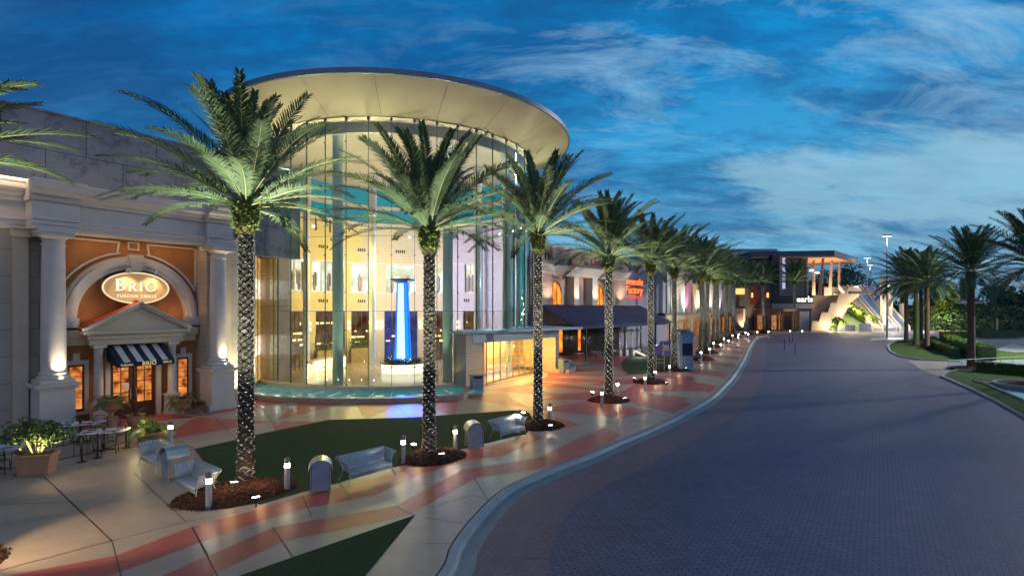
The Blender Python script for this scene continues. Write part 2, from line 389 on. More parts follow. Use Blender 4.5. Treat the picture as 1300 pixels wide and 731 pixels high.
# pale glow added to the sky behind the viewer to light the facades
rear = mth('MULTIPLY', mth('MULTIPLY', mth('MULTIPLY', Y, -1.0), 1.3, True), ramp(Zc, [(0.0, 1.0), (.35, .75), (.8, 0.0)]))
sky = mixc(mth('MULTIPLY', rear, .9), sky, (.46, .47, .64))
L.new(sky, bg.inputs['Color']); bg.inputs['Strength'].default_value = .86

s = bpy.data.lights.new('sun', 'SUN'); s.energy = .5; s.angle = radians(3); s.color = (1, .87, .86)
so = bpy.data.objects.new('sun', s); COL.objects.link(so)
d = Vector((SUN_AZ.x, SUN_AZ.y, 0)).normalized() * cos(SUN_EL) + Vector((0, 0, sin(SUN_EL)))
so.rotation_euler = d.to_track_quat('Z', 'Y').to_euler(); so.location = (60, 40, 40)
scene.view_settings.view_transform = 'Standard'; scene.view_settings.look = 'None'; scene.view_settings.exposure = .28; scene.view_settings.gamma = 1
cy = scene.cycles; cy.use_denoising = True; cy.max_bounces = 8; cy.transparent_max_bounces = 16; cy.diffuse_bounces = 3; cy.glossy_bounces = 3
cy.sample_clamp_indirect = 4; cy.use_light_tree = True; cy.caustics_reflective = False; cy.caustics_refractive = False
try: cy.denoiser = 'OPENIMAGEDENOISE'
except Exception: pass

# ------------------------------------------------------------------ ground, road, plaza
def structure(name, mb, m, **k): return tag(mb.build(name, m, **k), kind='structure')
structure('ground', MB().add([(-900, -300, -.2), (1200, -300, -.2), (1200, 1500, -.2), (-900, 1500, -.2)], [(0, 1, 2, 3)]), M_grass)
structure('road', MB().add([(-12, -20, -.12), (190, -20, -.12), (190, 140, -.12), (-12, 140, -.12)], [(0, 1, 2, 3)]), M_road)

def catmull(P, n):
    out = []
    for i in range(len(P) - 1):
        p0 = Vector(P[max(i - 1, 0)]); p1 = Vector(P[i]); p2 = Vector(P[i + 1]); p3 = Vector(P[min(i + 2, len(P) - 1)])
        for k in range(n):
            t = k / n
            out.append(.5 * ((2 * p1) + (-p0 + p2) * t + (2 * p0 - 5 * p1 + 4 * p2 - p3) * t * t + (-p0 + 3 * p1 - 3 * p2 + p3) * t ** 3))
    out.append(Vector(P[-1])); return out
def nrm2(P):
    out = []
    for i in range(len(P)):
        t = P[min(i + 1, len(P) - 1)] - P[max(i - 1, 0)]; t.normalize(); out.append(Vector((t.y, -t.x)))   # right of the direction
    return out
kpx = [(551.7, 731), (570.4, 694.5), (589, 667.6), (619.5, 634.9), (645, 616), (671, 604.4), (708.4, 589), (740, 577.8), (776.6, 562), (815, 546.5), (845.6, 533), (872, 520), (900, 503.5), (915, 490), (928.7, 475.5), (941.8, 456), (951.7, 437), (961, 428.5), (979.6, 424)]
KP = [(-3.6, 4.0), (-2.75, 7.4)] + [gp(*p) for p in kpx] + [(68, 122.5), (95, 127), (130, 130)]
K = catmull(KP, 8); KN = nrm2(K)
def off(d): return [k + n * d for k, n in zip(K, KN)]
plaza = [tuple(p) for p in K] + [(130, 200), (-70, 200), (-70, -12), (-3.6, -12)]
structure('pavement', MB().sheet(plaza, 0.0), M_conc)
def strip(profile, name, m):
    mb = MB(); n = len(K)
    rows = []
    for dd, z in profile: rows.append([(p.x, p.y, z) for p in off(dd)])
    vs = [v for r in rows for v in r]; fs = []
    for j in range(len(rows) - 1):
        for i in range(n - 1): fs.append((j * n + i, (j + 1) * n + i, (j + 1) * n + i + 1, j * n + i + 1))
    mb.add(vs, fs); return structure(name, mb, m, auto=30, fix=False)
strip([(0.035, -.02), (0.04, .004), (.17, .006), (.23, -.01), (.30, -.085)], 'kerb', M_kerb)
strip([(.30, -.086), (.34, -.104), (.66, -.112), (.68, -.13)], 'gutter', M_gut)
strip([(0.0, .001), (.0, -.04), (.035, -.04)], 'kerb_joint', M_joint)

M_pb = brick_mat('border_pavers', (.30, .17, .20), (.22, .14, .18), (.10, .08, .10), .22, .11, .010, rough=.62, var=.35, bump=.35, rot=radians(-20), rvar=.08)
strip([(.68, -.1165), (2.3, -.1165)], 'road_border', M_pb)
# coloured bands of the pavement
def inplaza(p):
    c = False; n = len(plaza); x, y = p[0], p[1]; j = n - 1
    for i in range(n):
        if (plaza[i][1] > y) != (plaza[j][1] > y) and x < (plaza[j][0] - plaza[i][0]) * (y - plaza[i][1]) / (plaza[j][1] - plaza[i][1]) + plaza[i][0]: c = not c
        j = i
    return c
def gpoly(pts): return [gp(*p) for p in pts]
mb = MB()
mb.sheet(gpoly([(0, 733), (23, 728), (147, 705), (244, 668), (310, 651), (384, 629), (480, 606), (505, 592), (560, 581), (598, 573), (650, 558), (676, 549), (690, 556), (678, 560), (643, 577), (596, 584), (534, 602), (477, 628), (388, 645), (330, 661), (249, 690), (157, 724), (130, 735), (60, 770), (-60, 790)]), .004)
mb.sheet(gpoly([(170, 752), (205, 731), (264, 705), (347, 669), (502, 642), (540, 621), (587, 596), (683, 581), (727, 560), (765, 543), (790, 553), (738, 578.8), (708, 588.3), (690, 594), (603, 607), (516, 655), (361, 686), (274, 727), (240, 752)]), .004)
# star rings of the entrance court, centred on the rotunda
RC = Vector((-9.46, 45.36))
def ra(r, a): return (RC.x + r * sin(radians(a)), RC.y - r * cos(radians(a)))
st = 13.0
for k in range(-4, 12):
    a = k * st
    if a < 34: mb.sheet([ra(14.0, a), ra(14.0, a + st), ra(19.6, a + st * .5)], .003)
    else: mb.sheet([ra(12.6, a), ra(12.6, a + st), ra(19.6, a + st * .5)], .003)
    mb.sheet([ra(19.8, a + st * .5), ra(19.8, a + st * 1.5), ra(24.2, a + st)], .003)
    if a > 10: mb.sheet([ra(24.2, a - st * .05), ra(24.2, a + st * .45), ra(19.8, a + st * .5)], .0035)
    if not all(inplaza(ra(30.5, q)) for q in (a, a + st / 2, a + st)): continue
    if a > 40: mb.sheet([ra(24.6, a), ra(24.6, a + st), ra(30, a + st * .5)], .003)
# zigzag bands along the avenue
KK = [p for p in K]; LEN = [0]
for i in range(1, len(K)): LEN.append(LEN[-1] + (K[i] - K[i - 1]).length)
def along(s_, d_):
    for i in range(1, len(K)):
        if LEN[i] >= s_:
            t = (s_ - LEN[i - 1]) / (LEN[i] - LEN[i - 1]); p = K[i - 1].lerp(K[i], t); n = KN[i - 1].lerp(KN[i], t); return tuple(p - n * d_)
    return tuple(K[-1])
sA = 27.0
while sA < 128:
    mb.sheet([along(sA, .25), along(sA + 3.6, .25), along(sA + 6.4, 4.6), along(sA + 2.8, 4.6)], .0045)
    mb.sheet([along(sA + 2.8, 4.7), along(sA + 6.4, 4.7), along(sA + 2.8, 8.2), along(sA - .8, 8.2)], .0045)
    sA += 8.4
structure('pavement_bands', mb, M_red)
# pale slabs and joints
mb = MB()
def jline(a, b, wd=.012, z=.0075):
    a = Vector(a); b = Vector(b); t = (b - a).normalized(); n = Vector((t.y, -t.x)) * wd
    mb.add([(*(a - n), z), (*(a + n), z), (*(b + n), z), (*(b - n), z)], [(0, 1, 2, 3)])
for a, b in [((57, 606), (142, 686)), ((-30, 732), (25, 717)), ((25, 717), (142, 686)), ((142, 686), (236, 662)), ((142, 686), (155, 735)), ((244, 669), (280, 738)), ((346, 669), (373, 708)), ((502, 642), (527, 655)), ((142, 686), (57, 606)),
             ((620, 635), (602, 628)), ((602, 628), (541, 645)), ((540, 657), (588, 664)), ((683, 581), (709, 589)), ((236, 662), (300, 650)), ((540, 690), (572, 690)), ((0, 600), (57, 606)), ((0, 640), (90, 637)), ((170, 600), (236, 662)), ((602, 607), (620, 635)),
             ((384, 629), (395, 655)), ((264, 705), (244, 669)), ((430, 612), (446, 633)), ((247, 570), (190, 535)), ((301, 558), (270, 528)), ((350, 545), (330, 512)), ((520, 530), (500, 512))]:
    jline(gp(*a), gp(*b))
sA = 20.0
while sA < 130:
    jline(along(sA, .05), along(sA, 8.5), .011); sA += 4.2
sA = 1.5
while sA < 130: jline(along(sA, -.045), along(sA, -.18), .008, .0085); sA += 3.05
for dd in (2.6, 5.2):
    pts = [along(24 + i * 3, dd) for i in range(34)]
    for a, b in zip(pts, pts[1:]): jline(a, b, .014)
structure('pavement_joints', mb, M_joint)

# lawns
lawn1 = gpoly([(247, 570), (301, 558), (325, 552), (417, 533), (521, 530), (660, 520.5), (672, 524), (678, 535), (668, 551), (655, 553), (619, 561.6), (581, 571), (560, 580), (502, 592), (429, 612), (377, 626), (330, 640), (286, 622.5)])
lawn2 = gpoly([(526.5, 654), (463, 731), (446, 752), (250, 752), (310, 729)])
lawn3 = gpoly([(789, 459), (797, 452.5), (815, 449.5), (850, 449), (866, 452), (858, 470), (822, 474.5), (797, 475), (790, 468)])
mb = MB()
for l in (lawn1, lawn2, lawn3): mb.prism(l, -.01, .018, bottom=False)
structure('lawn', mb, M_turf)
mb = MB()
c3 = Vector(gp(826, 461)); ring = []
def grow(poly, d):
    c = sum((Vector(p) for p in poly), Vector((0, 0))) / len(poly); return [tuple(Vector(p) + (Vector(p) - c).normalized() * d) for p in poly]
mb.sheet(grow(lawn3, .9), .0052)
structure('lawn_border', mb, M_red)
# right side: kerbed islands, driveway, car park
isl1 = gpoly([(1126, 438), (1129, 445), (1142, 451.6), (1167, 455.4), (1199.6, 456.8), (1219, 457.4), (1299, 456.6), (1500, 452), (1500, 443), (1299, 446.8), (1290, 447), (1262, 443.5), (1256, 440), (1200, 432), (1182, 430.5), (1150, 430.3), (1134.5, 433)])
isl2 = gpoly([(1194, 476.5), (1203.5, 480.5), (1234, 493.5), (1264.8, 508), (1299, 527), (1420, 600), (1560, 600), (1500, 470), (1299, 465), (1244, 465), (1222, 467), (1203, 471)])
def island(poly, name):
    mb = MB(); mb.prism(poly, -.2, 0.0, bottom=False)
    structure(name, mb, M_kerb)
    structure(name + '_grass', MB().sheet(grow(poly, -.28), .006), M_grass)
island(isl1, 'traffic_island'); island(isl2, 'verge')
structure('driveway', MB().sheet(gpoly([(1199, 457), (1219, 457.5), (1500, 453), (1500, 470), (1299, 465), (1244, 465.5), (1222, 467), (1204, 470.5)]), -.113), M_gut)
structure('crossing_pad', MB().sheet(gpoly([(1151.7, 456.2), (1182, 457), (1203, 457.5), (1206, 470.5), (1194, 477), (1171, 468.5)]), -.108), M_conc)
structure('car_park', MB().sheet(gpoly([(1164, 427), (1500, 421), (1500, 447), (1299, 447), (1256, 441), (1200, 432), (1164, 430)]), -.106), M_asph)
mb = MB(); mb.prism(gpoly([(1262, 443), (1286, 436), (1300, 440), (1312, 446.5), (1290, 447.4)]), -.15, .0, bottom=False)
structure('footpath', mb, M_conc)
structure('crossing_marks', MB().sheet(gpoly([(1108, 428.5), (1147, 427.5), (1149, 430), (1104, 431)]), -.11), M_conc)

# ------------------------------------------------------------------ palms
def frond(mb, org, az, el, Ln, droop, rnd, nl=46, width=.045):
    n = 13; p = Vector(org); pts = [p.copy()]; e = el; bend = rnd.uniform(-.25, .25); a = az
    for i in range(n):
        t = (i + 1) / n
        e -= droop * (0.25 + 1.5 * t) / n; a += bend / n
        p = p + Vector((cos(a) * cos(e), sin(a) * cos(e), sin(e))) * (Ln / n); pts.append(p.copy())
    mb.tube(pts, .030, 3, 1, .006, cap=False)
    twist = rnd.uniform(-.5, .5)
    for k in range(nl):
        t = .13 + .86 * (k + rnd.uniform(-.2, .2)) / (nl - 1); t = min(t, .995)
        f = t * n; i = min(int(f), n - 1); q = pts[i].lerp(pts[i + 1], f - i); T = (pts[i + 1] - pts[i]).normalized()
        side = T.cross(Vector((0, 0, 1)));
        if side.length < .05: side = Vector((-sin(a), cos(a), 0))
        side.normalize(); up = side.cross(T).normalized()
        ll = .66 * (min(1, .30 + 2.6 * (t - .10)) if t < .37 else 1 - .62 * ((t - .37) / .63) ** 1.6) * Ln / 4.2
        for sgn in (-1, 1):
            ang = rnd.uniform(.30, .62) if k % 2 else rnd.uniform(.02, .30)
            c = side * sgn * cos(twist * .5) + up * sin(twist * .5) * sgn
            fw = .62 + .75 * t + rnd.uniform(-.12, .12)
            dv = (T * fw + c + up * ang).normalized(); l = ll * rnd.uniform(.88, 1.08)
            wv = dv.cross(up).normalized()
            wv = (wv + T * rnd.uniform(-.4, .4)).normalized() * width * .5
            m = q + dv * l * .5; tip = q + dv * l + Vector((0, 0, -l * rnd.uniform(.04, .20)))
            mb.add([q - wv * .5, q + wv * .5, m + wv, m - wv, tip], [(0, 1, 2, 3), (3, 2, 4)], 0)

def crown_mesh(seed, nf=46, Ln=4.3, lo=-8, hi=86, nl=66):
    rnd = random.Random(seed); mb = MB()
    for i in range(nf):
        u = (i + .5) / nf; el = radians(hi + (lo - hi) * u ** 1.12) + rnd.uniform(-.08, .08)
        az = i * 2.39996 + rnd.uniform(-.25, .25)
        L_ = Ln * rnd.uniform(.88, 1.06) * (.86 + .22 * min(1, u * 2.5)) * (1 - .22 * max(0, u - .75) * 4 * .5)
        r0 = .05 + .24 * u; z0 = .55 - .50 * u
        frond(mb, (r0 * cos(az), r0 * sin(az), z0), az, el, L_, rnd.uniform(.38, .75) + .16 * u, rnd, nl, .056)
    return mb.mesh('crown', [M_leaf, M_rach], fix=False)
def boots_mesh(seed, H, r0, r1, mats, nth=60, nz=420, N=5, ch=.36, depth=.075, bulb=0.0):
    """one skin of a trunk with the diamond pattern of cut leaf bases; the pale cut lips are a vertex attribute"""
    rnd = random.Random(seed); mb = MB(); lip = []; vs = []
    for j in range(nz + 1):
        z = H * j / nz; u = z / H
        for i in range(nth):
            th = 2 * pi * i / nth
            a = N * th / (2 * pi) + z / ch; b = N * th / (2 * pi) - z / ch
            ca, cbb = math.floor(a), math.floor(b); fa = a - ca; fb = 1 - (b - cbb)
            hsh = (math.sin(((ca % 97) * 12.9898 + ((cbb % N + N) % N) * 78.233 + seed)) * 43758.5453) % 1
            t = (fa + fb) / 2; edge = min(1 - fa, 1 - fb)
            dsp = depth * (t ** 1.3) * (.7 + .6 * hsh) * min(1, edge * 9)
            base = r0 + (r1 - r0) * u
            if bulb: base = r0 + (r1 - r0) * sin(min(1, u * 1.25) * pi / 2) ** 1.2 if u < .8 else r1 - (r1 - r0) * .7 * ((u - .8) / .2) ** 2
            else: base += .07 * math.exp(-z * 1.5)
            r = base + dsp
            vs.append((r * cos(th), r * sin(th), z))
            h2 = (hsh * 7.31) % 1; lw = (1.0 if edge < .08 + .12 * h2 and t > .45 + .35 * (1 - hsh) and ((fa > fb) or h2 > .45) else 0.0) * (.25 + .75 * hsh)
            lip.append(lw)
    fs = [(j * nth + i, j * nth + (i + 1) % nth, (j + 1) * nth + (i + 1) % nth, (j + 1) * nth + i) for j in range(nz) for i in range(nth)]
    fs.append(tuple(nz * nth + i for i in range(nth)))
    mb.add(vs, fs); return mb.mesh('trunk', mats, False, ('lip', lip), fix=False)
def bulb_mesh(seed):
    me = boots_mesh(seed, 1.05, .22, .36, [M_boot, M_greenL], nth=40, nz=40, N=7, ch=.30, depth=.06, bulb=1)
    rnd = random.Random(seed); bm = bmesh.new(); bm.from_mesh(me)
    for k in range(420):      # small ferns and fibres growing between the boots
        a = rnd.uniform(0, 2 * pi); z = rnd.uniform(.15, .95); r = .24 + .15 * sin(min(1, z * 1.2) * pi / 2)
        p = Vector((r * cos(a), r * sin(a), z)); d_ = Vector((cos(a) + rnd.uniform(-.6, .6), sin(a) + rnd.uniform(-.6, .6), rnd.uniform(-.5, .5))).normalized()
        s_ = d_.cross(Vector((0, 0, 1))).normalized() * rnd.uniform(.02, .045); l = rnd.uniform(.06, .17)
        v = [bm.verts.new(x) for x in (p - s_ * .4, p + s_ * .4, p + d_ * l * .6 + s_, p + d_ * l, p + d_ * l * .6 - s_)]
        f = bm.faces.new(v); f.material_index = 1
    bm.to_mesh(me); bm.free(); return me
def string_lip_mesh(seed, H=8.0, n=330, size=.012, r=.285):  # glowing dashes: string lights, plus the shine of lit boot lips
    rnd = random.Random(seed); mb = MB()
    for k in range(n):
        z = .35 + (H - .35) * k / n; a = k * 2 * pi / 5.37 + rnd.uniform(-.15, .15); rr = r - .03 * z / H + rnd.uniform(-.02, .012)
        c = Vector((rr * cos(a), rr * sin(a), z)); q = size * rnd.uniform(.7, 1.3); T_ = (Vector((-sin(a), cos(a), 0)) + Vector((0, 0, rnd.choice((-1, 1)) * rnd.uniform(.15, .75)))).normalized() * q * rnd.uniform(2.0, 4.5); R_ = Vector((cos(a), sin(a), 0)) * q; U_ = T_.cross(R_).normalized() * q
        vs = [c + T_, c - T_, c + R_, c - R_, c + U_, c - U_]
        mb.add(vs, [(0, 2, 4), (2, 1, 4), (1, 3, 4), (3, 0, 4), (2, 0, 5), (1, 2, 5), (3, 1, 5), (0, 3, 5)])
    return mb.mesh('strings_and_lit_lips', E_str, fix=False)

crowns = [crown_mesh(11, 56, lo=4), crown_mesh(23, 60, 4.4, 4), crown_mesh(37, 54, lo=6), crown_mesh(51, 56, lo=4), crown_mesh(91, 26, 3.3, 20, 44), crown_mesh(131, 50, 4.2, 0), crown_mesh(147, 62, 4.35, 8)]
crowns_r = [crown_mesh(61, nf=64, Ln=4.7, lo=-24), crown_mesh(73, nf=60, Ln=4.6, lo=-22)]
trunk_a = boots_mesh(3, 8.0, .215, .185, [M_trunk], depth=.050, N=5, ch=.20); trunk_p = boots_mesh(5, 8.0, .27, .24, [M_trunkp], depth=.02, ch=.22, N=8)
bulb = bulb_mesh(9); strings = string_lip_mesh(4, n=330, size=.011, r=.262); strings_far = string_lip_mesh(5, n=240, size=.011, r=.262); strings_mid = string_lip_mesh(6, n=300, size=.014, r=.264); lip_glow_near = string_lip_mesh(8, n=300, size=.008, r=.26)
def palm(label, x, y, H, variant, rz, group, lights=None, cs=1.0, plain=False, lean=(0, 0), name='date_palm', tw=1.0, gz=0.0):
    """H = height at which the fronds leave the trunk"""
    t = thing(name, label, 'palm tree', (x, y, gz), rz, group)
    tr = bpy.data.objects.new('trunk', trunk_p if plain else trunk_a); COL.objects.link(tr); tr.parent = t; tr.scale = (tw, tw, (H - .75) / 8.0)
    b = bpy.data.objects.new('crown_base', bulb); COL.objects.link(b); b.parent = t; b.location = (0, 0, H - .95); b.scale = (tw, tw, 1)
    c = bpy.data.objects.new('crown', variant); COL.objects.link(c); c.parent = t; c.location = (0, 0, H - .15); c.scale = (cs,) * 3
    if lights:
        sl = bpy.data.objects.new('strings_and_lit_lips', lights); COL.objects.link(sl); sl.parent = t; sl.scale = (tw, tw, (H - 1) / 8.0); sl['kind'] = 'stuff'
    if lean != (0, 0): t.rotation_euler = (lean[0], lean[1], rz)
    return t
def mulch(x, y, r, name='mulch_bed', h=.26, seed=1, chips=900, sy=.8, rz=.5):
    rnd = random.Random(seed); mb = MB(); n = 40; rings = 9; vs = [(0, 0, h)]
    for j in range(1, rings + 1):
        u = j / rings
        for i in range(n):
            a = 2 * pi * i / n; rr = r * u * (1 + (.035 * noise.noise(Vector((cos(a) * 3, sin(a) * 3, seed)))) * (u > .8) + .06 * noise.noise(Vector((cos(a), sin(a), seed + 5))))
            z = h * (1 - u ** 2.2) + .035 * noise.noise(Vector((rr * cos(a) * 4, rr * sin(a) * 4, seed))) * (u < 1); vs.append((rr * cos(a), rr * sin(a) * sy, z if j < rings else -.02))
    fs = [(0, 1 + i, 1 + (i + 1) % n) for i in range(n)]
    for j in range(rings - 1):
        for i in range(n): fs.append((1 + j * n + i, 1 + (j + 1) * n + i, 1 + (j + 1) * n + (i + 1) % n, 1 + j * n + (i + 1) % n))
    mb.add(vs, fs)
    for k in range(chips):
        a = rnd.uniform(0, 2 * pi); u = sqrt(rnd.random()) * 1.02; z = h * max(0, 1 - u ** 2.2) + rnd.uniform(.0, .03)
        s_ = rnd.uniform(.03, .085); mb.box((r * u * cos(a), r * u * sin(a) * sy, z), (s_, s_ * .35, .012), rnd.uniform(0, 6), 1 if rnd.random() < .45 else 2, rnd.uniform(-.6, .6), rnd.uniform(-.6, .6))
    o = mb.build(name, [M_mulch, mat('bark_chip', (.17, .075, .045), rough=.9), mat('dark_chip', (.028, .016, .012), rough=.9)], loc=(x, y, .004), rotz=rz, fix=False); tag(o, kind='structure'); return o

# lit fittings that stand in the mulch beds
def make_bollard():
    t = thing('bollard_light', 'x', 'bollard light')
    b = MB(); b.lathe([(.105, 0), (.105, .02), (.085, .03), (.082, .70)], n=20); b.build('post', M_steelp, t, auto=40)
    g = MB(); g.lathe([(.074, .70), (.074, .83)], n=20); g.build('glowing_band', E_boll, t, smooth=True)
    c = MB(); c.lathe([(.080, .83), (.083, .84), (.083, .98), (.070, .995), (0.001, .998)], n=20); c.build('cap', mat('bollard_cap', (.20, .21, .22), rough=.5, metal=.3), t, auto=40)
    return t
def make_uplight():
    t = thing('ground_uplight', 'x', 'uplight')
    b = MB(); b.tube([(0, 0, 0), (0, 0, .14)], .02, 8); b.build('stem', M_dark, t)
    h = MB(); h.lathe([(.055, -.09), (.10, -.06), (.105, .06), (.098, .075)], n=18)
    ho = h.build('housing', M_dark, t, auto=40); ho.location = (0, 0, .20); ho.rotation_euler = (0, radians(10), 0)
    l = MB(); l.lathe([(.10, .076), (.001, .085)], n=18); lo = l.build('lens', E_lens, t); lo.location = (0, 0, .20); lo.rotation_euler = (0, radians(10), 0)
    return t
boll0 = make_bollard(); up0 = make_uplight(); used = {'b': False, 'u': False}
def bollard(label, x, y, group='bollard lights along the promenade', z=0.0):
    if not used['b']:
        used['b'] = True; boll0.location = (x, y, z); boll0['label'] = label; boll0['group'] = group; return boll0
    return dup(boll0, label, (x, y, z), 0, group)
def uplight(label, x, y, tx, ty, z=.1, group='uplights at the feet of the palms'):
    a = atan2(ty - y, tx - x)
    if not used['u']:
        used['u'] = True; o = up0; o.location = (x, y, z); o.rotation_euler.z = a; o['label'] = label; o['group'] = group; return o
    return dup(up0, label, (x, y, z), a, group)

G1 = 'tall date palms in the row along the plaza'
P = {}
pal = [  # label, base px, height, crown, rotation, crown scale, lights
    ('date palm cut off by the left edge of the picture, only its fronds show', None, 8.7, 4, 2.2, 1.0, None),
    ('largest date palm, nearest in view, in front of the restaurant wall with the oval sign', (312, 617), 8.75, 1, .6, .80, lip_glow_near),
    ('date palm in front of the glass rotunda and its blue fountain', (545, 581), 8.45, 2, 3.9, .86, lip_glow_near),
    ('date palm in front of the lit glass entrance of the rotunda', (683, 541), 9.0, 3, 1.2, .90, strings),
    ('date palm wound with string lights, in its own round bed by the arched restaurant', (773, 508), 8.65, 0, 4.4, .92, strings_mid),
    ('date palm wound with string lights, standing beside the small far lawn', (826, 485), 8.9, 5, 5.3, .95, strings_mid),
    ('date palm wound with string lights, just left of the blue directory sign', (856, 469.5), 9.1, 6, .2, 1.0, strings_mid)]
for i, (lab, px, H, cv, rz, cs, sl) in enumerate(pal):
    x, y = gp(*px) if px else (-13.6, 11.4)
    P[i] = (x, y, H)
    palm(lab, x, y, H, crowns[cv], rz, G1, sl, cs, tw=(.92 if i == 3 else 1.0))
far = [(889, 456.5, 9.4), (897, 448, 9.6), (905, 441, 9.9), (912, 435.5, 10.3), (921, 431, 10.6), (932, 427.5, 10.9), (948, 424.5, 11.2), (970, 422.6, 11.6)]
for i, (px, py, H) in enumerate(far):
    x, y = gp(px, py); P[7 + i] = (x, y, H)
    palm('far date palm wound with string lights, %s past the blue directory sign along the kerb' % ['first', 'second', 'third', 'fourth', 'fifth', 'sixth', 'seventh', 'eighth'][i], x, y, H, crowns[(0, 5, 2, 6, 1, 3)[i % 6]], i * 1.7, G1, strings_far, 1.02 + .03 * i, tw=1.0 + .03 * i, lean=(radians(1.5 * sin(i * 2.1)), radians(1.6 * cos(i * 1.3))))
x, y = 69.5, 129.0
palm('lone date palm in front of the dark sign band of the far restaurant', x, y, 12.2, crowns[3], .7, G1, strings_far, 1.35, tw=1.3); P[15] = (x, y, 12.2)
x, y = 26.5, 72.0
palm('slightly leaning date palm set back from the row behind the blue directory sign', x, y, 9.6, crowns[1], 2.7, G1, None, 1.0, lean=(0, radians(4))); P[16] = (x, y, 9.6)
# beds, bollards and uplights of the near row
beds = {0: (1.25, 1.0), 1: (1.72, .72), 2: (1.28, .8), 3: (1.15, .8), 4: (1.33, .9), 5: (1.42, .9), 6: (1.6, .9)}
for i in range(7):
    x, y, H = P[i]; r, sy = beds[i]
    if i == 1: x, y = x + .05, y - .6
    if i == 2: x, y = x + .15, y + .05
    if i == 3: x, y = x + .18, y - .0
    if i == 0: x += 1.35; y -= .40
    mulch(x, y, r, seed=i + 1, chips=1500 if i < 4 else 500, sy=sy, rz=.6)
for i in range(7, 15):
    x, y, H = P[i]; mulch(x, y, 1.7, seed=i, chips=60, h=.5)
bl = [('bollard light before the near metal bench, left side of the first mulch bed', (265, 645)), ('bollard light at the lawn edge just right of the largest palm', (364.5, 622)),
      ('bollard light between the slatted bench and the second palm bed', (512, 588)), ('bollard light right of the second palm bed, before the metal bin', (578, 572.5)),
      ('bollard light behind the far end of the bench by the third palm', (657, 549)), ('bollard light right of the third palm trunk', (698, 538.5)),
      ('bollard light left of the fourth palm trunk', (764, 516)), ('bollard light right of the fourth palm trunk', (784, 503)),
      ('bollard light left of the fifth palm trunk', (819, 494)), ('bollard light right of the fifth palm trunk', (832, 485)),
      ('bollard light in the bed of the sixth palm', (850, 477)), ('bollard light behind the shrub planter near the cafe tables', (216.5, 566)),
      ('bollard light behind the purple notice board', (833, 446))]
for lab, p in bl:
    x, y = gp(*p); bollard(lab, x, y)
for i, (px, py) in enumerate([(901, 452.5), (915, 446), (906, 444), (925, 440), (919, 437), (937, 434.5), (930, 432), (950, 430), (946.5, 428), (961.5, 427), (976, 426.5), (1003, 425.5), (1018.5, 425.5), (890, 458), (938, 430.5)]):
    x, y = gp(px, py); o = bollard('tiny bollard light among the far palm beds beyond the directory sign', x, y, 'far bollard lights beyond the directory sign'); o.scale = (1.15, 1.15, 1.15)
ul = [(1, (297, 621), 'bright uplight left of the largest palm trunk, by the lawn'), (1, (325, 641), 'uplight on the front slope of the first mulch bed'),
      (2, (525, 571), 'uplight left of the second palm trunk'), (2, (561, 583.5), 'uplight right of the second palm trunk'),
      (3, (664, 529), 'uplight at the lawn side of the third palm'), (3, (699, 546), 'black uplight right of the third palm trunk'),
      (4, (752, 502), 'uplight on the paving left of the fourth palm bed'), (4, (793, 510), 'uplight right of the fourth palm trunk'),
      (5, (805, 483.5), 'uplight on the paving left of the fifth palm bed'), (5, (846, 489), 'uplight right of the fifth palm trunk'), (6, (871, 470), 'uplight right of the sixth palm trunk')]
for i, p, lab in ul:
    x, y = gp(*p, z=.15); uplight(lab, x, y, P[i][0], P[i][1])
# the beams of the uplights
def beams(i, k, pw, dist=2.0):
    pw *= 1.35
    x, y, H = P[i]
    for j, a in enumerate(k):
        a = radians(a); lx, ly = x + dist * cos(a), y + dist * sin(a)
        lamp('SPOT', (lx, ly, .42), pw, (1, .93, .70), .06, None, (x + .25 * cos(a), y + .25 * sin(a), H + 1.4), 46, .9, name='uplight_beam')
beams(0, (-60, 30), 3000); beams(1, (-130, -40, 80), 3600); beams(2, (-140, -30), 3200); beams(3, (-150, -40), 3200); beams(4, (-150, -30), 3200)
beams(5, (-160, -50), 2600); beams(6, (-165, 95), 2600)
for i in range(7, 15): beams(i, (-120,), 3600, 2.2)
beams(15, (-150,), 4500, 2.5); beams(16, (-120,), 2600)
for i, (px, py) in enumerate([(291, 632), (330, 625), (530, 580), (570, 576), (668, 540), (762, 512), (785, 506), (815, 490), (838, 484), (862, 473), (-5, 722)]):
    x, y = gp(px, py); lamp('POINT', (x, y, .62), 8, (1, .55, .24), .08, name='bed_lamp')
# spill of the first uplight on the paving
lamp('SPOT', (-11.4, 11.0, 2.2), 260, (1, .72, .36), .05, None, (-10.2, 12.6, 0), 75, .5, name='spill')
lamp('SPOT', (-15.8, 15.5, 2.8), 160, (1, .70, .40), .1, None, (-13.2, 17.2, 0), 60, .8, name='spill')

# dark palms on the right
G2 = 'date palms on the right-hand verge'
for lab, px, H, cv, rz, cs in [
    ('nearest date palm of the right-hand verge, standing alone in a dark mulch ring', (1233, 467.5), 8.9, 0, .3, 1.0),
    ('plain-trunked date palm right of the ivy-clad trunk on the traffic island', (1177, 442.5), 9.2, 1, 2.1, 1.12),
    ('date palm with an ivy-clad trunk on the traffic island', (1163, 438.5), 9.4, 0, 4.0, 1.15),
    ('leftmost date palm of the traffic island', (1150.5, 434.5), 10.0, 1, 1.0, 1.3),
    ('date palm hidden behind the others at the back of the traffic island', (1169, 431.5), 10.6, 0, 5.0, 1.35),
    ('date palm at the right edge of the picture, in the round bed over the pool', (1318, 490), 8.6, 1, 3.3, .98)]:
    x, y = gp(*px)
    palm(lab, x, y, H, crowns_r[cv], rz, G2, None, cs, plain=True, tw=1.05)
    if px[0] != 1318: mulch(x, y, 2.0 if px[0] == 1233 else 1.5, seed=int(px[0]), chips=250, h=.2, sy=.9)
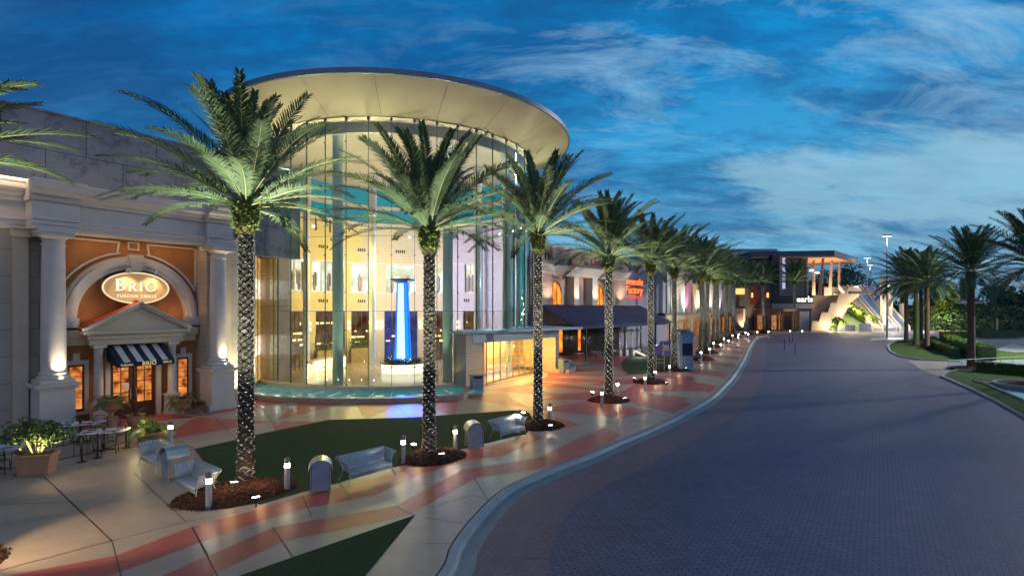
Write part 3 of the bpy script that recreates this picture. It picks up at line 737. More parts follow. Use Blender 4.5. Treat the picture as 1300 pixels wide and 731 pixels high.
x, y = gp(1163, 438.5); rnd = random.Random(4); mb = MB()
for k in range(2600):
    a = rnd.uniform(0, 2 * pi); z = rnd.uniform(0, 6.8) ** 1.0; r = .34 + rnd.uniform(0, .10) + .12 * math.exp(-z)
    c = Vector((r * cos(a), r * sin(a), z)); s_ = rnd.uniform(.05, .09); u = Vector((-sin(a), cos(a), rnd.uniform(-.5, .5))).normalized() * s_; v = Vector((cos(a) * .4, sin(a) * .4, -1)).normalized() * s_
    mb.add([c - u * .5, c - v * .5, c + u * .5, c + v], [(0, 1, 2, 3)])
iv = mb.build('ivy', M_green, loc=(x, y, 0), fix=False); tag(iv, 'dark green ivy climbing a palm trunk on the traffic island', 'ivy')

# ------------------------------------------------------------------ restaurant facade with the oval sign
RZ = atan2(.829, .559)
def profile_run(mb, prof, x0, x1, mi=0):
    """a moulding: profile of (y, z) swept along x, closed ends"""
    mb.extr(prof, x0, x1, mi, axis='x')
B = thing('restaurant_building', 'cream classical restaurant facade with columns, big arch and orange stucco on the left', 'building', (-16.1, 29.0, 0), RZ)
mb = MB()
WY = .95
mb.bb(-26, -7.0, WY, WY + .6, 0, 9.6); mb.bb(-.35, 2.5, WY - .05, WY + .6, 0, 9.6)            # plain block walls either side
mb.bb(-26, 2.5, WY, WY + .6, 9.6, 10.9); 
mb.bb(2.2, 2.5, WY + .5, 2.2, 0, 10.9)
mb.build('wall', M_stone, B)
mb = MB(); mb.bb(-26, 7.2, 3.4, 4.2, 9, 15.0); mb.build('upper_wall', M_wallbl, B)
mb = MB(); mb.bb(-26, 2.5, WY + .5, 3.5, 10.75, 10.9); mb.bb(-26, 7.3, 3.3, 4.3, 15.0, 15.1); mb.bb(-26, 7.2, 4.2, 30, 12.9, 13.0); mb.build('roof', M_wallbl, B)
# recessed bay
mb = MB(); mb.bb(-7.0, -.35, 1.45, 1.75, 0, 9.2)
mb.build('stucco_bay', M_terra, B)
mb = MB(); mb.bb(-6.98, -6.72, .25, 1.45, 0, 9.0); mb.bb(-.62, -.36, .25, 1.45, 0, 9.0); mb.bb(-6.72, -.62, .2, 1.45, 8.99, 9.05)
mb.build('bay_jamb', M_stone, B)
# entablature
mb = MB()
def ent(x0, x1, y):
    b = WY + .3
    mb.bb(x0, x1, y, b, 8.95, 9.12); mb.bb(x0, x1, y - .04, b, 9.12, 9.32); mb.bb(x0, x1, y - .10, b, 9.32, 9.42)
    mb.bb(x0, x1, y + .03, b, 9.42, 10.12)
for a, b, y in [(-26, -8.0, .55), (-8.0, -6.35, -.32), (-6.35, -.85, .0), (-.85, .72, -.32)]: ent(a, b, y)
def cornice(x0, x1, y, xl=0, xr=0):
    b = WY + .3
    mb.extr([(b, 10.12), (y, 10.12), (y - .06, 10.20), (y - .08, 10.34), (y - .26, 10.40), (y - .30, 10.52), (y - .46, 10.60), (y - .48, 10.80), (y - .56, 10.90), (y - .56, 11.0), (b, 11.0)], x0, x1, axis='x')
for a, b, y in [(-26, -8.1, .5), (-8.1, -6.25, -.35), (-6.25, -.95, .0), (-.95, .85, -.35)]: cornice(a, b, y)
mb.build('entablature', M_white, B, bevel=.012)
# columns and pedestals
for sx in (-7.17, -.08):
    mb = MB(); c = (sx, .12)
    mb.bb(sx - .78, sx + .78, -.55, .9, 0, .30); mb.extr([(sx - .70, .30), (sx + .70, .30), (sx + .62, .46), (sx - .62, .46)], -.50, .85)
    mb.bb(sx - .62, sx + .62, -.45, .85, .46, 2.02); mb.bb(sx - .70, sx + .70, -.53, .88, 2.02, 2.12); mb.bb(sx - .80, sx + .80, -.62, .92, 2.12, 2.24)
    mb.bb(sx - .60, sx + .60, -.44, .80, 2.24, 2.42)
    mb.build('pedestal', M_white, B, bevel=.02)
    mb = MB(); z0 = 2.42
    prof = [(.56, z0), (.60, z0 + .06), (.56, z0 + .14), (.50, z0 + .17), (.48, z0 + .22), (.52, z0 + .26), (.50, z0 + .30), (.455, z0 + .34)]
    for k in range(13): u = k / 12; prof.append((.45 * (1 - .13 * u ** 1.5), 2.8 + 5.45 * u))
    prof += [(.43, 8.27), (.43, 8.33), (.39, 8.35), (.39, 8.50), (.50, 8.62), (.54, 8.66)]
    mb.lathe(prof, (sx, .12, 0), 40); mb.bb(sx - .60, sx + .60, -.48, .72, 8.66, 8.80); mb.bb(sx - .66, sx + .66, -.54, .78, 8.80, 8.952)
    mb.build('column', M_white, B, auto=35)
mb = MB(); mb.bb(-8.35, -7.86, .70, .98, 0, 8.6); mb.bb(-8.45, -7.8, .6, .99, 8.6, 8.94); mb.build('pilaster', M_cream, B, bevel=.01)
mb = MB(); mb.bb(.60, .95, .70, .92, 0, 8.94); mb.build('pilaster', M_cream, B, bevel=.01)
# arch
AX, AZ = -3.66, 5.05
def arc_band(mb, r0, r1, y0, y1, a0=0, a1=pi, n=44, sz=1.03, cx=AX, cz=AZ):
    vs = []; fs = []
    for i in range(n + 1):
        a = a0 + (a1 - a0) * i / n
        for r in (r0, r1):
            for y in (y0, y1): vs.append((cx + r * cos(a), y, cz + r * sin(a) * sz))
    for i in range(n):
        q = i * 4; p = q + 4
        fs += [(q, q + 2, p + 2, p), (q + 1, p + 1, p + 3, q + 3), (q + 2, q + 3, p + 3, p + 2), (q, p, p + 1, q + 1)]
    fs += [(0, 1, 3, 2), (n * 4, n * 4 + 2, n * 4 + 3, n * 4 + 1)]
    mb.add(vs, fs)
mb = MB()
arc_band(mb, 2.38, 2.60, 1.16, 1.47); arc_band(mb, 2.60, 2.84, 1.08, 1.47); arc_band(mb, 2.84, 3.00, 1.20, 1.47)
mb.extr([(AX - .22, 7.42), (AX + .22, 7.42), (AX + .32, 8.22), (AX - .32, 8.22)], 1.0, 1.3)
for sx in (-1, 1): mb.bb(AX + sx * 2.32, AX + sx * 3.04, 1.02, 1.46, 4.62, 5.05)
mb.build('arch', M_white, B, auto=30)
# spandrel mouldings
mb = MB(); t = .09; y0, y1 = 1.36, 1.46
def bar(a, b, w=.09):
    dx, dz = b[0] - a[0], b[1] - a[1]; l = hypot(dx, dz)
    mb.box(((a[0] + b[0]) / 2, (y0 + y1) / 2, (a[1] + b[1]) / 2), (l + w, y1 - y0, w), 0, 0, -atan2(dz, dx))
for sg in (-1, 1):
    xo = AX + sg * 2.98; xi = AX + sg * .62
    bar((xo, 8.82), (xi, 8.82)); bar((xi, 8.82), (xi + sg * .08, 8.32)); bar((xo, 8.82), (xo, 6.75))
    a0 = math.acos(.56 / 3.2) ; a1 = math.acos(2.96 / 3.3)
    if sg > 0: arc_band(mb, 3.24, 3.33, y0, y1, a1 * 1.0, a0, 20, 1.0)
    else: arc_band(mb, 3.24, 3.33, y0, y1, pi - a0, pi - a1, 20, 1.0)
for z in (8.50, 8.86): bar((AX - .2, z), (AX + .2, z), .07)
for x in (-.22, .22): bar((AX + x, 8.50), (AX + x, 8.86), .07)
mb.build('spandrel_moulding', M_white, B)
# portico
PX = -3.72; PY = .62
mb = MB()
mb.bb(PX - 2.9, PX + 2.9, PY + .45, 1.46, 3.78, 4.12); mb.bb(PX - 3.0, PX + 3.0, PY + .35, 1.46, 4.12, 4.50)
mb.bb(PX - 2.05, PX + 2.05, PY - .1, PY + .5, 3.78, 4.06); mb.bb(PX - 2.12, PX + 2.12, PY - .18, PY + .5, 4.06, 4.30); mb.bb(PX - 2.3, PX + 2.3, PY - .34, PY + .5, 4.30, 4.46)
mb.build('portico_beam', M_cream, B, bevel=.012)
mb = MB(); hw, hh = 2.25, 1.22
mb.extr([(PX - hw, 4.46), (PX + hw, 4.46), (PX, 4.46 + hh)], PY - .12, PY + .5)
mb.build('pediment', M_cream, B)
mb = MB(); an = atan2(hh, hw); ll = hypot(hh, hw)
for sg in (-1, 1):
    mb.box((PX + sg * hw / 2, PY - .20, 4.46 + hh / 2 + .05), (ll + .12, .22, .15), 0, 0, sg * an)
    mb.box((PX + sg * hw / 2, PY - .25, 4.46 + hh / 2 + .14), (ll + .2, .32, .06), 0, 0, sg * an)
mb.build('raking_cornice', M_white, B)
mb = MB()
for sg in (-1, 1): mb.box((PX + sg * hw / 2, PY + .34, 4.46 + hh / 2 + .185), (ll + .24, 1.1, .03), 0, 0, sg * an)
mb.build('pediment_roof', mat('red_roof', (.50, .09, .035), rough=.55), B)
for sx, pb in ((PX - 1.6, 1), (PX + 1.6, 1)):
    mb = MB(); mb.bb(sx - .32, sx + .32, PY - .12, PY + .5, 0, .14); mb.bb(sx - .27, sx + .27, PY - .08, PY + .46, .14, .98); mb.bb(sx - .32, sx + .32, PY - .13, PY + .5, .98, 1.06)
    mb.lathe([(.25, 1.06), (.25, 1.12), (.21, 1.15), (.20, 1.2), (.175, 3.45), (.20, 3.5), (.17, 3.53), (.24, 3.64)], (sx, PY + .18, 0), 28)
    mb.bb(sx - .26, sx + .26, PY - .08, PY + .44, 3.64, 3.785); mb.build('portico_column', M_white, B, auto=35)
# awning over the doors
A = MB(); nst = 9; ax0, ax1 = PX - 1.22, PX + 1.24
for i in range(nst):
    x0 = ax0 + (ax1 - ax0) * i / nst; x1 = ax0 + (ax1 - ax0) * (i + 1) / nst; mi = i % 2
    A.add([(x0, PY + .35, 3.70), (x1, PY + .35, 3.70), (x1, PY - .95, 2.95), (x0, PY - .95, 2.95)], [(0, 1, 2, 3)], mi)
    A.add([(x0, PY + .35, 3.68), (x1, PY + .35, 3.68), (x1, PY - .94, 2.93), (x0, PY - .94, 2.93)], [(3, 2, 1, 0)], mi)
    A.bb(x0, x1, PY - .965, PY - .945, 2.72, 2.95, 0)
for x in (ax0, ax1): A.add([(x, PY + .35, 3.70), (x, PY - .95, 2.95), (x, PY - .95, 2.72), (x, PY + .35, 2.95)], [(0, 1, 2, 3)], 0)
M_navy = mat('navy_canvas', (.012, .016, .035), rough=.85); M_wcan = mat('white_canvas', (.62, .63, .66), rough=.85)
aw = A.build('awning', [M_navy, M_wcan], B, fix=False)
M_gold = mat('gold_letters', (.85, .70, .35), rough=.4, emit=(1, .8, .4), estr=.25)
text_mesh('BRIO', .26, .006, M_gold, 'valance_lettering', aw, .006, 1.1, loc=(PX + .1, PY - .974, 2.835))
text_mesh('TUSCAN', .13, .004, M_gold, 'valance_lettering', aw, .003, loc=(PX - .85, PY - .974, 2.82)); text_mesh('GRILLE', .13, .004, M_gold, 'valance_lettering', aw, .003, loc=(PX + .90, PY - .974, 2.84))
# doors
E_oran = emis('warm_window', (1, .36, .08), .85, mixv=.8, vscale=2.2); E_oran2 = emis('amber_window', (1, .30, .035), 1.6, mixv=.5, vscale=1.2)
mb = MB(); mb.bb(PX - 1.22, PX - 1.02, 1.10, 1.45, 0, 3.4); mb.bb(PX + 1.02, PX + 1.22, 1.10, 1.45, 0, 3.4); mb.bb(PX - 1.22, PX + 1.22, 1.10, 1.45, 3.1, 3.5); mb.build('door_surround', M_white, B)
for sg in (-1, 1):
    x0, x1 = (PX - 1.0, PX - .03) if sg < 0 else (PX + .03, PX + 1.0)
    mb = MB(); yd = 1.28
    mb.bb(x0, x0 + .16, yd, yd + .1, .02, 3.08); mb.bb(x1 - .16, x1, yd, yd + .1, .02, 3.08); mb.bb(x0 + .16, x1 - .16, yd, yd + .1, .02, .78); mb.bb(x0 + .16, x1 - .16, yd, yd + .1, 2.90, 3.08)
    mb.bb((x0 + x1) / 2 - .02, (x0 + x1) / 2 + .02, yd + .01, yd + .08, .78, 2.9)
    for k in range(1, 4): mb.bb(x0 + .16, x1 - .16, yd + .012, yd + .078, .78 + k * .53 - .02, .78 + k * .53 + .02)
    dr = mb.build('door', M_wood, B)
    g = MB(); g.bb(x0 + .16, x1 - .16, yd + .04, yd + .05, .78, 2.9); g.build('glazing', E_oran, dr)
    h = MB(); xh = PX + sg * .12; h.tube([(xh, yd - .06, 1.0), (xh, yd - .06, 1.5)], .018, 8); h.box((xh, yd - .03, 1.02), (.02, .07, .02)); h.box((xh, yd - .03, 1.48), (.02, .07, .02)); h.build('handle', M_metal, dr)
mb = MB(); mb.bb(PX - .42, PX - .18, 1.262, 1.272, 1.42, 1.78); mb.build('paper_notice', mat('paper', (.7, .7, .75), rough=.8), B)
for x0, x1 in ((-6.32, -5.70), (-1.62, -1.05)):
    mb = MB(); mb.bb(x0 - .17, x0, 1.33, 1.46, .62, 3.06); mb.bb(x1, x1 + .17, 1.33, 1.46, .62, 3.06); mb.bb(x0, x1, 1.33, 1.46, 2.86, 3.06); mb.bb(x0 - .22, x1 + .22, 1.28, 1.46, .48, .64)
    mb.bb((x0 + x1) / 2 - .13, (x0 + x1) / 2 + .13, 1.30, 1.46, 3.06, 3.4); mb.build('window_surround', M_white, B)
    mb = MB(); mb.bb(x0, x0 + .07, 1.38, 1.44, .66, 2.84); mb.bb(x1 - .07, x1, 1.38, 1.44, .66, 2.84); mb.bb(x0, x1, 1.38, 1.44, .66, .76); mb.bb(x0, x1, 1.38, 1.44, 2.76, 2.84)
    for z in (1.3, 1.8, 2.3): mb.bb(x0 + .07, x1 - .07, 1.385, 1.43, z - .015, z + .015)
    wf = mb.build('window', M_wood, B); g = MB(); g.bb(x0 + .07, x1 - .07, 1.40, 1.42, .76, 2.76); g.build('pane', E_oran, wf)
# ---- oval sign
S = thing('oval_restaurant_sign', 'glowing cream oval sign with raised capital letters, under the restaurant arch', 'sign', (-16.1, 29.0, 0), RZ)
OX, OZ, OA, OB = -3.66, 6.55, 1.47, .80
mb = MB(); mb.lathe([(1.0, 0), (1.0, .16)], n=56); me = mb.mesh('backing', mat('sign_edge', (.30, .20, .08), rough=.5), False)
def oval(name, a, b, y0, y1, m):
    mb = MB(); mb.extr([(OX + a * cos(2 * pi * k / 64), OZ + b * sin(2 * pi * k / 64)) for k in range(64)], y0, y1); return mb.build(name, m, S)
oval('backing', OA, OB, .98, 1.12, mat('sign_edge', (.30, .20, .08), rough=.5))
oval('panel', OA - .07, OB - .07, .96, .985, mat('sign_panel', (.50, .31, .14), rough=.5, var=.1, emit=(1, .60, .24), estr=.22))
mb = MB(); vs = []; n = 64
for k in range(n):
    a = 2 * pi * k / n
    for (f, y) in ((0, .93), (-.065, .93), (-.065, .99), (0, .99)): vs.append((OX + (OA + f) * cos(a), y, OZ + (OB + f) * sin(a)))
fs = []
for k in range(n):
    q = k * 4; p = ((k + 1) % n) * 4
    for j in range(4): fs.append((q + j, q + (j + 1) % 4, p + (j + 1) % 4, p + j))
mb.add(vs, fs); mb.build('rim', emis('sign_rim_glow', (1, .82, .50), .85), S)
# serif capitals
M_let = emis('sign_letter_glow', (1, .90, .66), 1.2)
def serif(ch, x, z, h, w, y0, y1):
    mb = MB(); st = h * .16; th = h * .055; sf = h * .07
    def stem(cx, wd=st):
        mb.bb(cx - wd / 2, cx + wd / 2, y0, y1, z, z + h)
        for zz in (z, z + h - sf * .6): mb.bb(cx - wd / 2 - sf, cx + wd / 2 + sf, y0 - .001, y1, zz, zz + sf * .6)
    def bowl(x0, z0, z1, ext):
        n = 14; cz = (z0 + z1) / 2; hb = (z1 - z0) / 2; vs = []; fs = []
        for i in range(n + 1):
            a = -pi / 2 + pi * i / n
            for (rx, rz_) in ((ext, hb), (ext - st * .95, hb - th * 1.2)):
                for y in (y0, y1): vs.append((x0 + max(0, rx) * cos(a), y, cz + rz_ * sin(a)))
        for i in range(n):
            q = i * 4; p = q + 4; fs += [(q, q + 2, p + 2, p), (q + 1, p + 1, p + 3, q + 3), (q + 2, q + 3, p + 3, p + 2), (q, p, p + 1, q + 1)]
        mb.add(vs, fs)
    if ch == 'I': stem(x + w / 2)
    if ch in 'BR':
        stem(x + st / 2 + sf)
        bowl(x + st / 2 + sf, z + h * .48, z + h, w * (.62 if ch == 'B' else .66))
        if ch == 'B': bowl(x + st / 2 + sf, z, z + h * .53, w * .72)
        else: mb.box((x + w * .66, (y0 + y1) / 2, z + h * .25), (st * .9, y1 - y0, h * .60), 0, 0, -radians(33)); mb.bb(x + w * .78, x + w * 1.06, y0, y1, z, z + sf * .6)
    if ch == 'O':
        n = 36; vs = []; fs = []; cx = x + w / 2; cz = z + h / 2
        for i in range(n):
            a = 2 * pi * i / n
            for (rx, rz_) in ((w / 2, h * .51), (w / 2 - st * .9, h * .51 - th)):
                for y in (y0, y1): vs.append((cx + rx * cos(a), y, cz + rz_ * sin(a)))
        for i in range(n):
            q = i * 4; p = ((i + 1) % n) * 4; fs += [(q, q + 2, p + 2, p), (q + 1, p + 1, p + 3, q + 3), (q + 2, q + 3, p + 3, p + 2), (q, p, p + 1, q + 1)]
        mb.add(vs, fs)
    return mb.build('letter', M_let, S)
serif('B', OX - .93, OZ - .16, .58, .46, .90, .958); serif('R', OX - .38, OZ - .16, .44, .38, .90, .958); serif('I', OX + .08, OZ - .16, .44, .16, .90, .958); serif('O', OX + .36, OZ - .16, .46, .50, .90, .958)
text_mesh('TUSCAN GRILLE', .20, .006, M_let, 'small_lettering', S, .001, 1.25, loc=(OX, .95, OZ - .42))
for sx in (-.52, .72):
    t = thing('gooseneck_lamp', 'silver gooseneck lamp above the %s half of the oval sign' % ('left' if sx < 0 else 'right'), 'lamp', (-16.1, 29.0, 0), RZ, 'gooseneck lamps over the oval sign')
    mb = MB(); mb.tube([(OX + sx - .18, 1.36, OZ + .92), (OX + sx - .16, 1.0, OZ + 1.02), (OX + sx - .08, .75, OZ + 1.16), (OX + sx, .58, OZ + 1.10), (OX + sx, .54, OZ + .92)], .022, 8); mb.build('arm', M_steelp, t, smooth=True)
    mb = MB(); mb.lathe([(.04, .12), (.06, .10), (.13, -.06), (.15, -.10), (.14, -.10), (.05, .08)], (OX + sx, .54, OZ + .82), 20, cap=False); mb.build('shade', M_steelp, t, auto=40)
u = lambda s_, y_, z_: (-16.1 + .559 * s_ - .829 * y_, 29.0 + .829 * s_ + .559 * y_, z_)
for sx in (-.52, .72): lamp('SPOT', u(OX + sx, .50, OZ + .72), 85, (1, .74, .38), .05, None, u(OX + sx * .8, 1.0, OZ - .3), 95, .7, name='sign_lamp')
lamp('AREA', u(OX, .75, 4.95), 60, (1, .55, .2), 4.2, None, u(OX, 1.5, 8.2), sy=.2, name='arch_uplight')
lamp('AREA', u(OX, .7, 8.93), 22, (1, .62, .3), 5.6, None, u(OX, 1.45, 5), sy=.15, name='bay_downlight')
for sx in (-7.17, -.08):
    lamp('SPOT', u(sx + .15, -.58, 2.34), 430, (1, .84, .60), .05, None, u(sx + .04, .0, 6.0), 75, .9, name='column_uplight_or_added_fill')
lamp('SPOT', u(1.35, -.3, .15), 1700, (1, .86, .56), .1, None, u(1.35, 1.0, 4.5), 90, .9, name='wall_uplight_or_added_fill')
for sx in (-10.5,): lamp('SPOT', u(sx, -.6, 6.5), 130, (1, .88, .7), .1, None, u(sx + .5, 1.0, 9), 80, .9, name='wall_wash')
lamp('AREA', u(-8.5, -.25, 11.06), 150, (1, .70, .42), 18, None, u(-8.5, 1.6, 10.2), sy=.1, name='cornice_wash')
lamp('AREA', u(PX, .1, 2.65), 18, (1, .62, .30), 1.8, None, u(PX, .2, 0), sy=.6, name='door_downlight')

# glazed link between the restaurant and the hall
Lk = thing('glazed_link', 'narrow lit glazed link between the restaurant wall and the tall stone pier', 'building', (0, 0, 0))
qa, qb = Vector((-16.6, 32.3)), Vector((-18.55, 38.75)); qd = (qb - qa).normalized(); ql = (qb - qa).length; qc = (qa + qb) / 2; qr = atan2(qd.y, qd.x)
mb = MB(); mb.box((qc.x, qc.y, 9.6), (ql, .2, .9), qr); mb.box((qc.x, qc.y, .2), (ql, .2, .4), qr); mb.build('wall', M_stone, Lk)
for k, (z0, z1, c_) in enumerate(((.4, 2.2, (1, .72, .30)), (2.2, 3.6, (1, .95, .78)), (3.6, 6.2, (.9, .62, .22)), (6.2, 7.6, (1, .95, .80)), (7.6, 9.15, (.95, .68, .22)))):
    mb = MB(); mb.box((qc.x, qc.y, (z0 + z1) / 2), (ql, .06, z1 - z0), qr); mb.build('lit_pane', emis('link_glow_%d' % k, c_, [.6, 1.3, .5, 1.2, .6][k], mixv=.4), Lk)
for k in range(5): q = qa + qd * ql * k / 4; mb = MB(); mb.box((q.x, q.y, 4.8), (.12, .16, 8.8), qr); mb.build('frame_post', M_steelp, Lk)

# ------------------------------------------------------------------ glass rotunda
RG = 11.23
T = thing('glass_rotunda', 'round glass entrance hall under a wide beige disc roof, lit from inside', 'building', (RC.x, RC.y, 0))
th = lambda a: radians(a - 90)
def rl(r, a, z=0.0): return (r * sin(radians(a)), -r * cos(radians(a)), z)
M_soff = mat('soffit_plaster', (.48, .42, .31), rough=.75, var=.05, vscale=.6, stains=.10, bump=.05)
M_edge = mat('roof_edge_metal', (.14, .20, .26), rough=.45, metal=.4)
mb = MB()
mb.lathe([(0.01, 17.98), (10.6, 17.98), (11.25, 18.0), (14.26, 19.42)], n=128, mi=0, cap=False)
mb.lathe([(14.26, 19.42), (14.36, 19.45), (14.37, 19.78), (14.2, 19.84), (0.01, 20.3)], n=128, mi=1, cap=False)
rf = mb.build('disc_roof', [M_soff, M_edge], T, auto=25)
mb = MB()
for k in range(20):
    a = k * 18 + 5; q0 = Vector(rl(11.35, a, 18.02 + .02)); q1 = Vector(rl(14.24, a, 19.39)); n_ = Vector(rl(1, a + 90)) * .018
    mb.add([q0 - n_, q0 + n_, q1 + n_, q1 - n_], [(0, 1, 2, 3)])
mb.lathe([(11.10, 18.0), (11.28, 17.97)], n=128, cap=False)
mb.build('soffit_joint', mat('soffit_joint', (.27, .23, .16), rough=.9), rf, fix=False)
mb = MB(); mb.lathe([(10.35, 17.9), (10.55, 17.9), (10.55, 17.2), (10.35, 17.2), (10.35, 17.9)], n=96, a0=th(-80), a1=th(110), cap=False); mb.build('ceiling_ring_beam', mat('olive_grey', (.20, .20, .15), rough=.6), T, auto=30)
# curb, glass, cables
mb = MB(); mb.lathe([(10.9, 0), (10.9, .48), (11.55, .48), (11.6, .42), (11.6, 0)], n=64, a0=th(-88), a1=th(36), cap=False); mb.build('curb', M_cream, T, auto=30)
DA = 7.56
def glasspart(i0, i1, z0, z1):
    mb = MB()
    mb.lathe([(RG, z0), (RG, z1)], n=(i1 - i0) * 2, a0=th(-22.06 + DA * i0), a1=th(-22.06 + DA * i1), cap=False)
    return mb
g1 = glasspart(-9, 8, .48, 17.97); g2 = glasspart(8, 19, 4.0, 17.97); g1.add(g2.v, g2.f)
g1.build('glass_wall', M_glass, T, smooth=True, fix=False)
M_cab = mat('dark_cable', (.10, .13, .12), rough=.4, metal=.5)
for i in range(-9, 19):
    a = -22.06 + DA * i; z0 = .48 if i < 8 else 4.0; mb = MB(); q = rl(RG + .0, a); rz = radians(a)
    mb.box((q[0], q[1], (z0 + 17.9) / 2), (.026, .09, 17.9 - z0), rz)
    z = z0 + 1.2
    while z < 17.5: q2 = rl(RG + .06, a); mb.box((q2[0], q2[1], z), (.14, .06, .06), rz); z += 2.45
    mb.box((q[0], q[1], 17.87), (.14, .14, .2), rz)
    mb.build('mullion', M_cab, T)
mb = MB()
for z in (5.35, 10.25, 15.15): mb.lathe([(RG + .002, z - .012), (RG + .002, z + .012)], n=110, a0=th(-90), a1=th(118 if z > 4 else 36), cap=False)
mb.build('glass_joint', M_cab, T, fix=False)
# floor and back walls
M_floor = mat('polished_floor', (.46, .38, .28), rough=.12, var=.08, vscale=.8)
mb = MB(); mb.prism([(10.9 * cos(radians(k * 6)), 10.9 * sin(radians(k * 6))) for k in range(60)], .0, .06); mb.build('floor', M_floor, T)
def backwall(mb, r, a0, a1, z0, z1, t=.3, n=48):
    mb.lathe([(r, z0), (r, z1), (r + t, z1), (r + t, z0), (r, z0)], n=n, a0=th(a0), a1=th(a1), cap=False)
M_in = mat('interior_cream', (.56, .50, .36), rough=.6, var=.04); M_lil = mat('interior_lilac_lit', (.50, .45, .57), rough=.6, var=.05); M_yel_lit = mat('interior_yellow_lit', (.62, .50, .20), rough=.6, var=.05)  # yellow and lilac versions carry the coloured lamp light in the wall colour
def ang(px, r=11.0):
    """angle on the far side of the hall seen along a measured column of the photo"""
    k = (px - CX) / F; ox, oy = -RC.x, -RC.y; dx, dy = k, 1.0   # from camera, in hall coordinates
    a_ = dx * dx + dy * dy; b_ = 2 * (ox * dx + oy * dy); c_ = ox * ox + oy * oy - r * r
    t = (-b_ + sqrt(b_ * b_ - 4 * a_ * c_)) / (2 * a_); x, y = ox + t * dx, oy + t * dy
    return math.degrees(atan2(x, -y)) % 360
def zat(py, px, r=11.0):
    a = radians(ang(px, r)); Y_ = RC.y - r * cos(a); return EYE + (HOR - py) * Y_ / F
RB = 11.0
W2 = [(367, 386), (396, 424), (446, 476), (490, 528), (546, 562), (590, 601)]     # upper shop windows, photo columns
W1 = [(367, 388), (401, 438), (446, 474), (488, 530), (546, 562), (588, 606)]
def wallband(z0, z1, m, holes=None, name='wall'):
    aL, aR = 272, 132       # left .. right as seen (angles fall towards the right)
    segs = []; cur = aL
    for (p0, p1) in (holes or []):
        segs.append((cur, ang(p0))); cur = ang(p1)
    segs.append((cur, aR)); mb = MB(); nf = 0
    cuts = []
    for (u0, u1) in segs:
        for c_ in (214, 168):
            if u0 > c_ > u1: cuts.append((u0, c_)); u0 = c_
        cuts.append((u0, u1))
    segs = cuts
    for (u0, u1) in segs:
        if u0 - u1 > .2:
            mid = (u0 + u1) / 2; backwall(mb, RB, u1, u0, z0, z1, .35, max(2, int((u0 - u1) / 3)))
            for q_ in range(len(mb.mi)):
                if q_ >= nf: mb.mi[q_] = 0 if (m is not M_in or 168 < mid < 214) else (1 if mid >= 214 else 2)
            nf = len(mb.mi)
    mb.build(name, [m, M_yel_lit, M_lil], T, auto=30)
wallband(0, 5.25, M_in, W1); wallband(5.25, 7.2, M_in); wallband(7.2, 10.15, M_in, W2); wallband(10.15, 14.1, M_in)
mb = MB(); mb.lathe([(RB - .9, 14.1), (RB - .9, 14.35), (RB + .4, 14.35)], n=60, a0=th(100), a1=th(275), cap=False); mb.lathe([(RB - .9, 14.1), (RB + .3, 14.1)], n=60, a0=th(100), a1=th(275), cap=False)
mb.lathe([(RB - .75, 15.9), (RB - .75, 16.15), (RB + .3, 16.15), (RB + .3, 15.9), (RB - .75, 15.9)], n=60, a0=th(100), a1=th(275), cap=False)
mb.build('cove_ledge', M_in, T, auto=30)
mb = MB(); mb.lathe([(RB + .2, 14.36), (RB + .2, 17.97)], n=60, a0=th(96), a1=th(275), cap=False); mb.build('cove_light', emis('cove_glow', (.03, .46, .56), .46), T, smooth=True)
E_shop = emis('shop_window_glow', (.92, 1, .95), 1.25, mixv=.30, vscale=.7); E_shopd = emis('boutique_glow', (.42, .27, .14), .42, mixv=.7, vscale=1.0)
E_blue = emis('blue_shop_glow', (.10, .13, .62), .55, mixv=.4, vscale=1)
for i, (p0, p1) in enumerate(W2):
    mb = MB(); backwall(mb, RB + .32, ang(p1), ang(p0), 7.2, 10.15, .05, 6); wn = mb.build('shop_window', E_shop, T, auto=30)
    mb = MB()
    for p in (p0, (p0 + p1) / 2, p1):
        q = rl(RB + .28, ang(p)); mb.box((q[0], q[1], 8.67), (.09, .09, 2.95), radians(ang(p)))
    mb.build('window_frame', M_in, wn)
    q = rl(RB + .05, ang((p0 + p1) / 2)); rnd = random.Random(i); mb = MB()
    for k in range(2):
        a_ = ang(p0 + (p1 - p0) * (rnd.uniform(.15, .4) + .45 * k)); q = rl(RB + .2, a_); mb.lathe([(.12, 7.3), (.20, 7.9), (.16, 8.3), (.22, 8.75), (.08, 8.85), (.11, 8.98), (.02, 9.1)], (q[0], q[1], 0), 10)
    mb.build('display_figure', mat('display_dark', (.35, .30, .32), rough=.7), T, smooth=True)
for i, (p0, p1) in enumerate(W1):
    mb = MB(); backwall(mb, RB + .32, ang(p1), ang(p0), .06, 5.25, .05, 6); wn = mb.build('shop_front', E_blue if i == 3 else E_shopd, T, auto=30)
    mb = MB()
    for k in range(5):
        p = p0 + (p1 - p0) * k / 4; q = rl(RB + .26, ang(p)); mb.box((q[0], q[1], 2.6), (.07, .07, 5.2), radians(ang(p)))
    mb2 = MB(); r2_ = random.Random(i)
    for k in range(9): a_ = ang(p0 + (p1 - p0) * r2_.uniform(.08, .92)); qq = rl(RB + .22, a_); mb2.box((qq[0], qq[1], r2_.choice((2.1, 2.6, 3.2, 4.1))), (r2_.uniform(.12, .5), .05, r2_.uniform(.1, .28)), radians(a_))
    mb2.build('shop_lights', emis('amber_bulbs', (1, .58, .26), 2.0), wn)
    q0, q1 = rl(RB + .26, ang(p0)), rl(RB + .26, ang(p1)); mb.tube([q0[:2] + (3.6,), q1[:2] + (3.6,)], .05, 4)
    mb.build('window_frame', M_wood, wn)
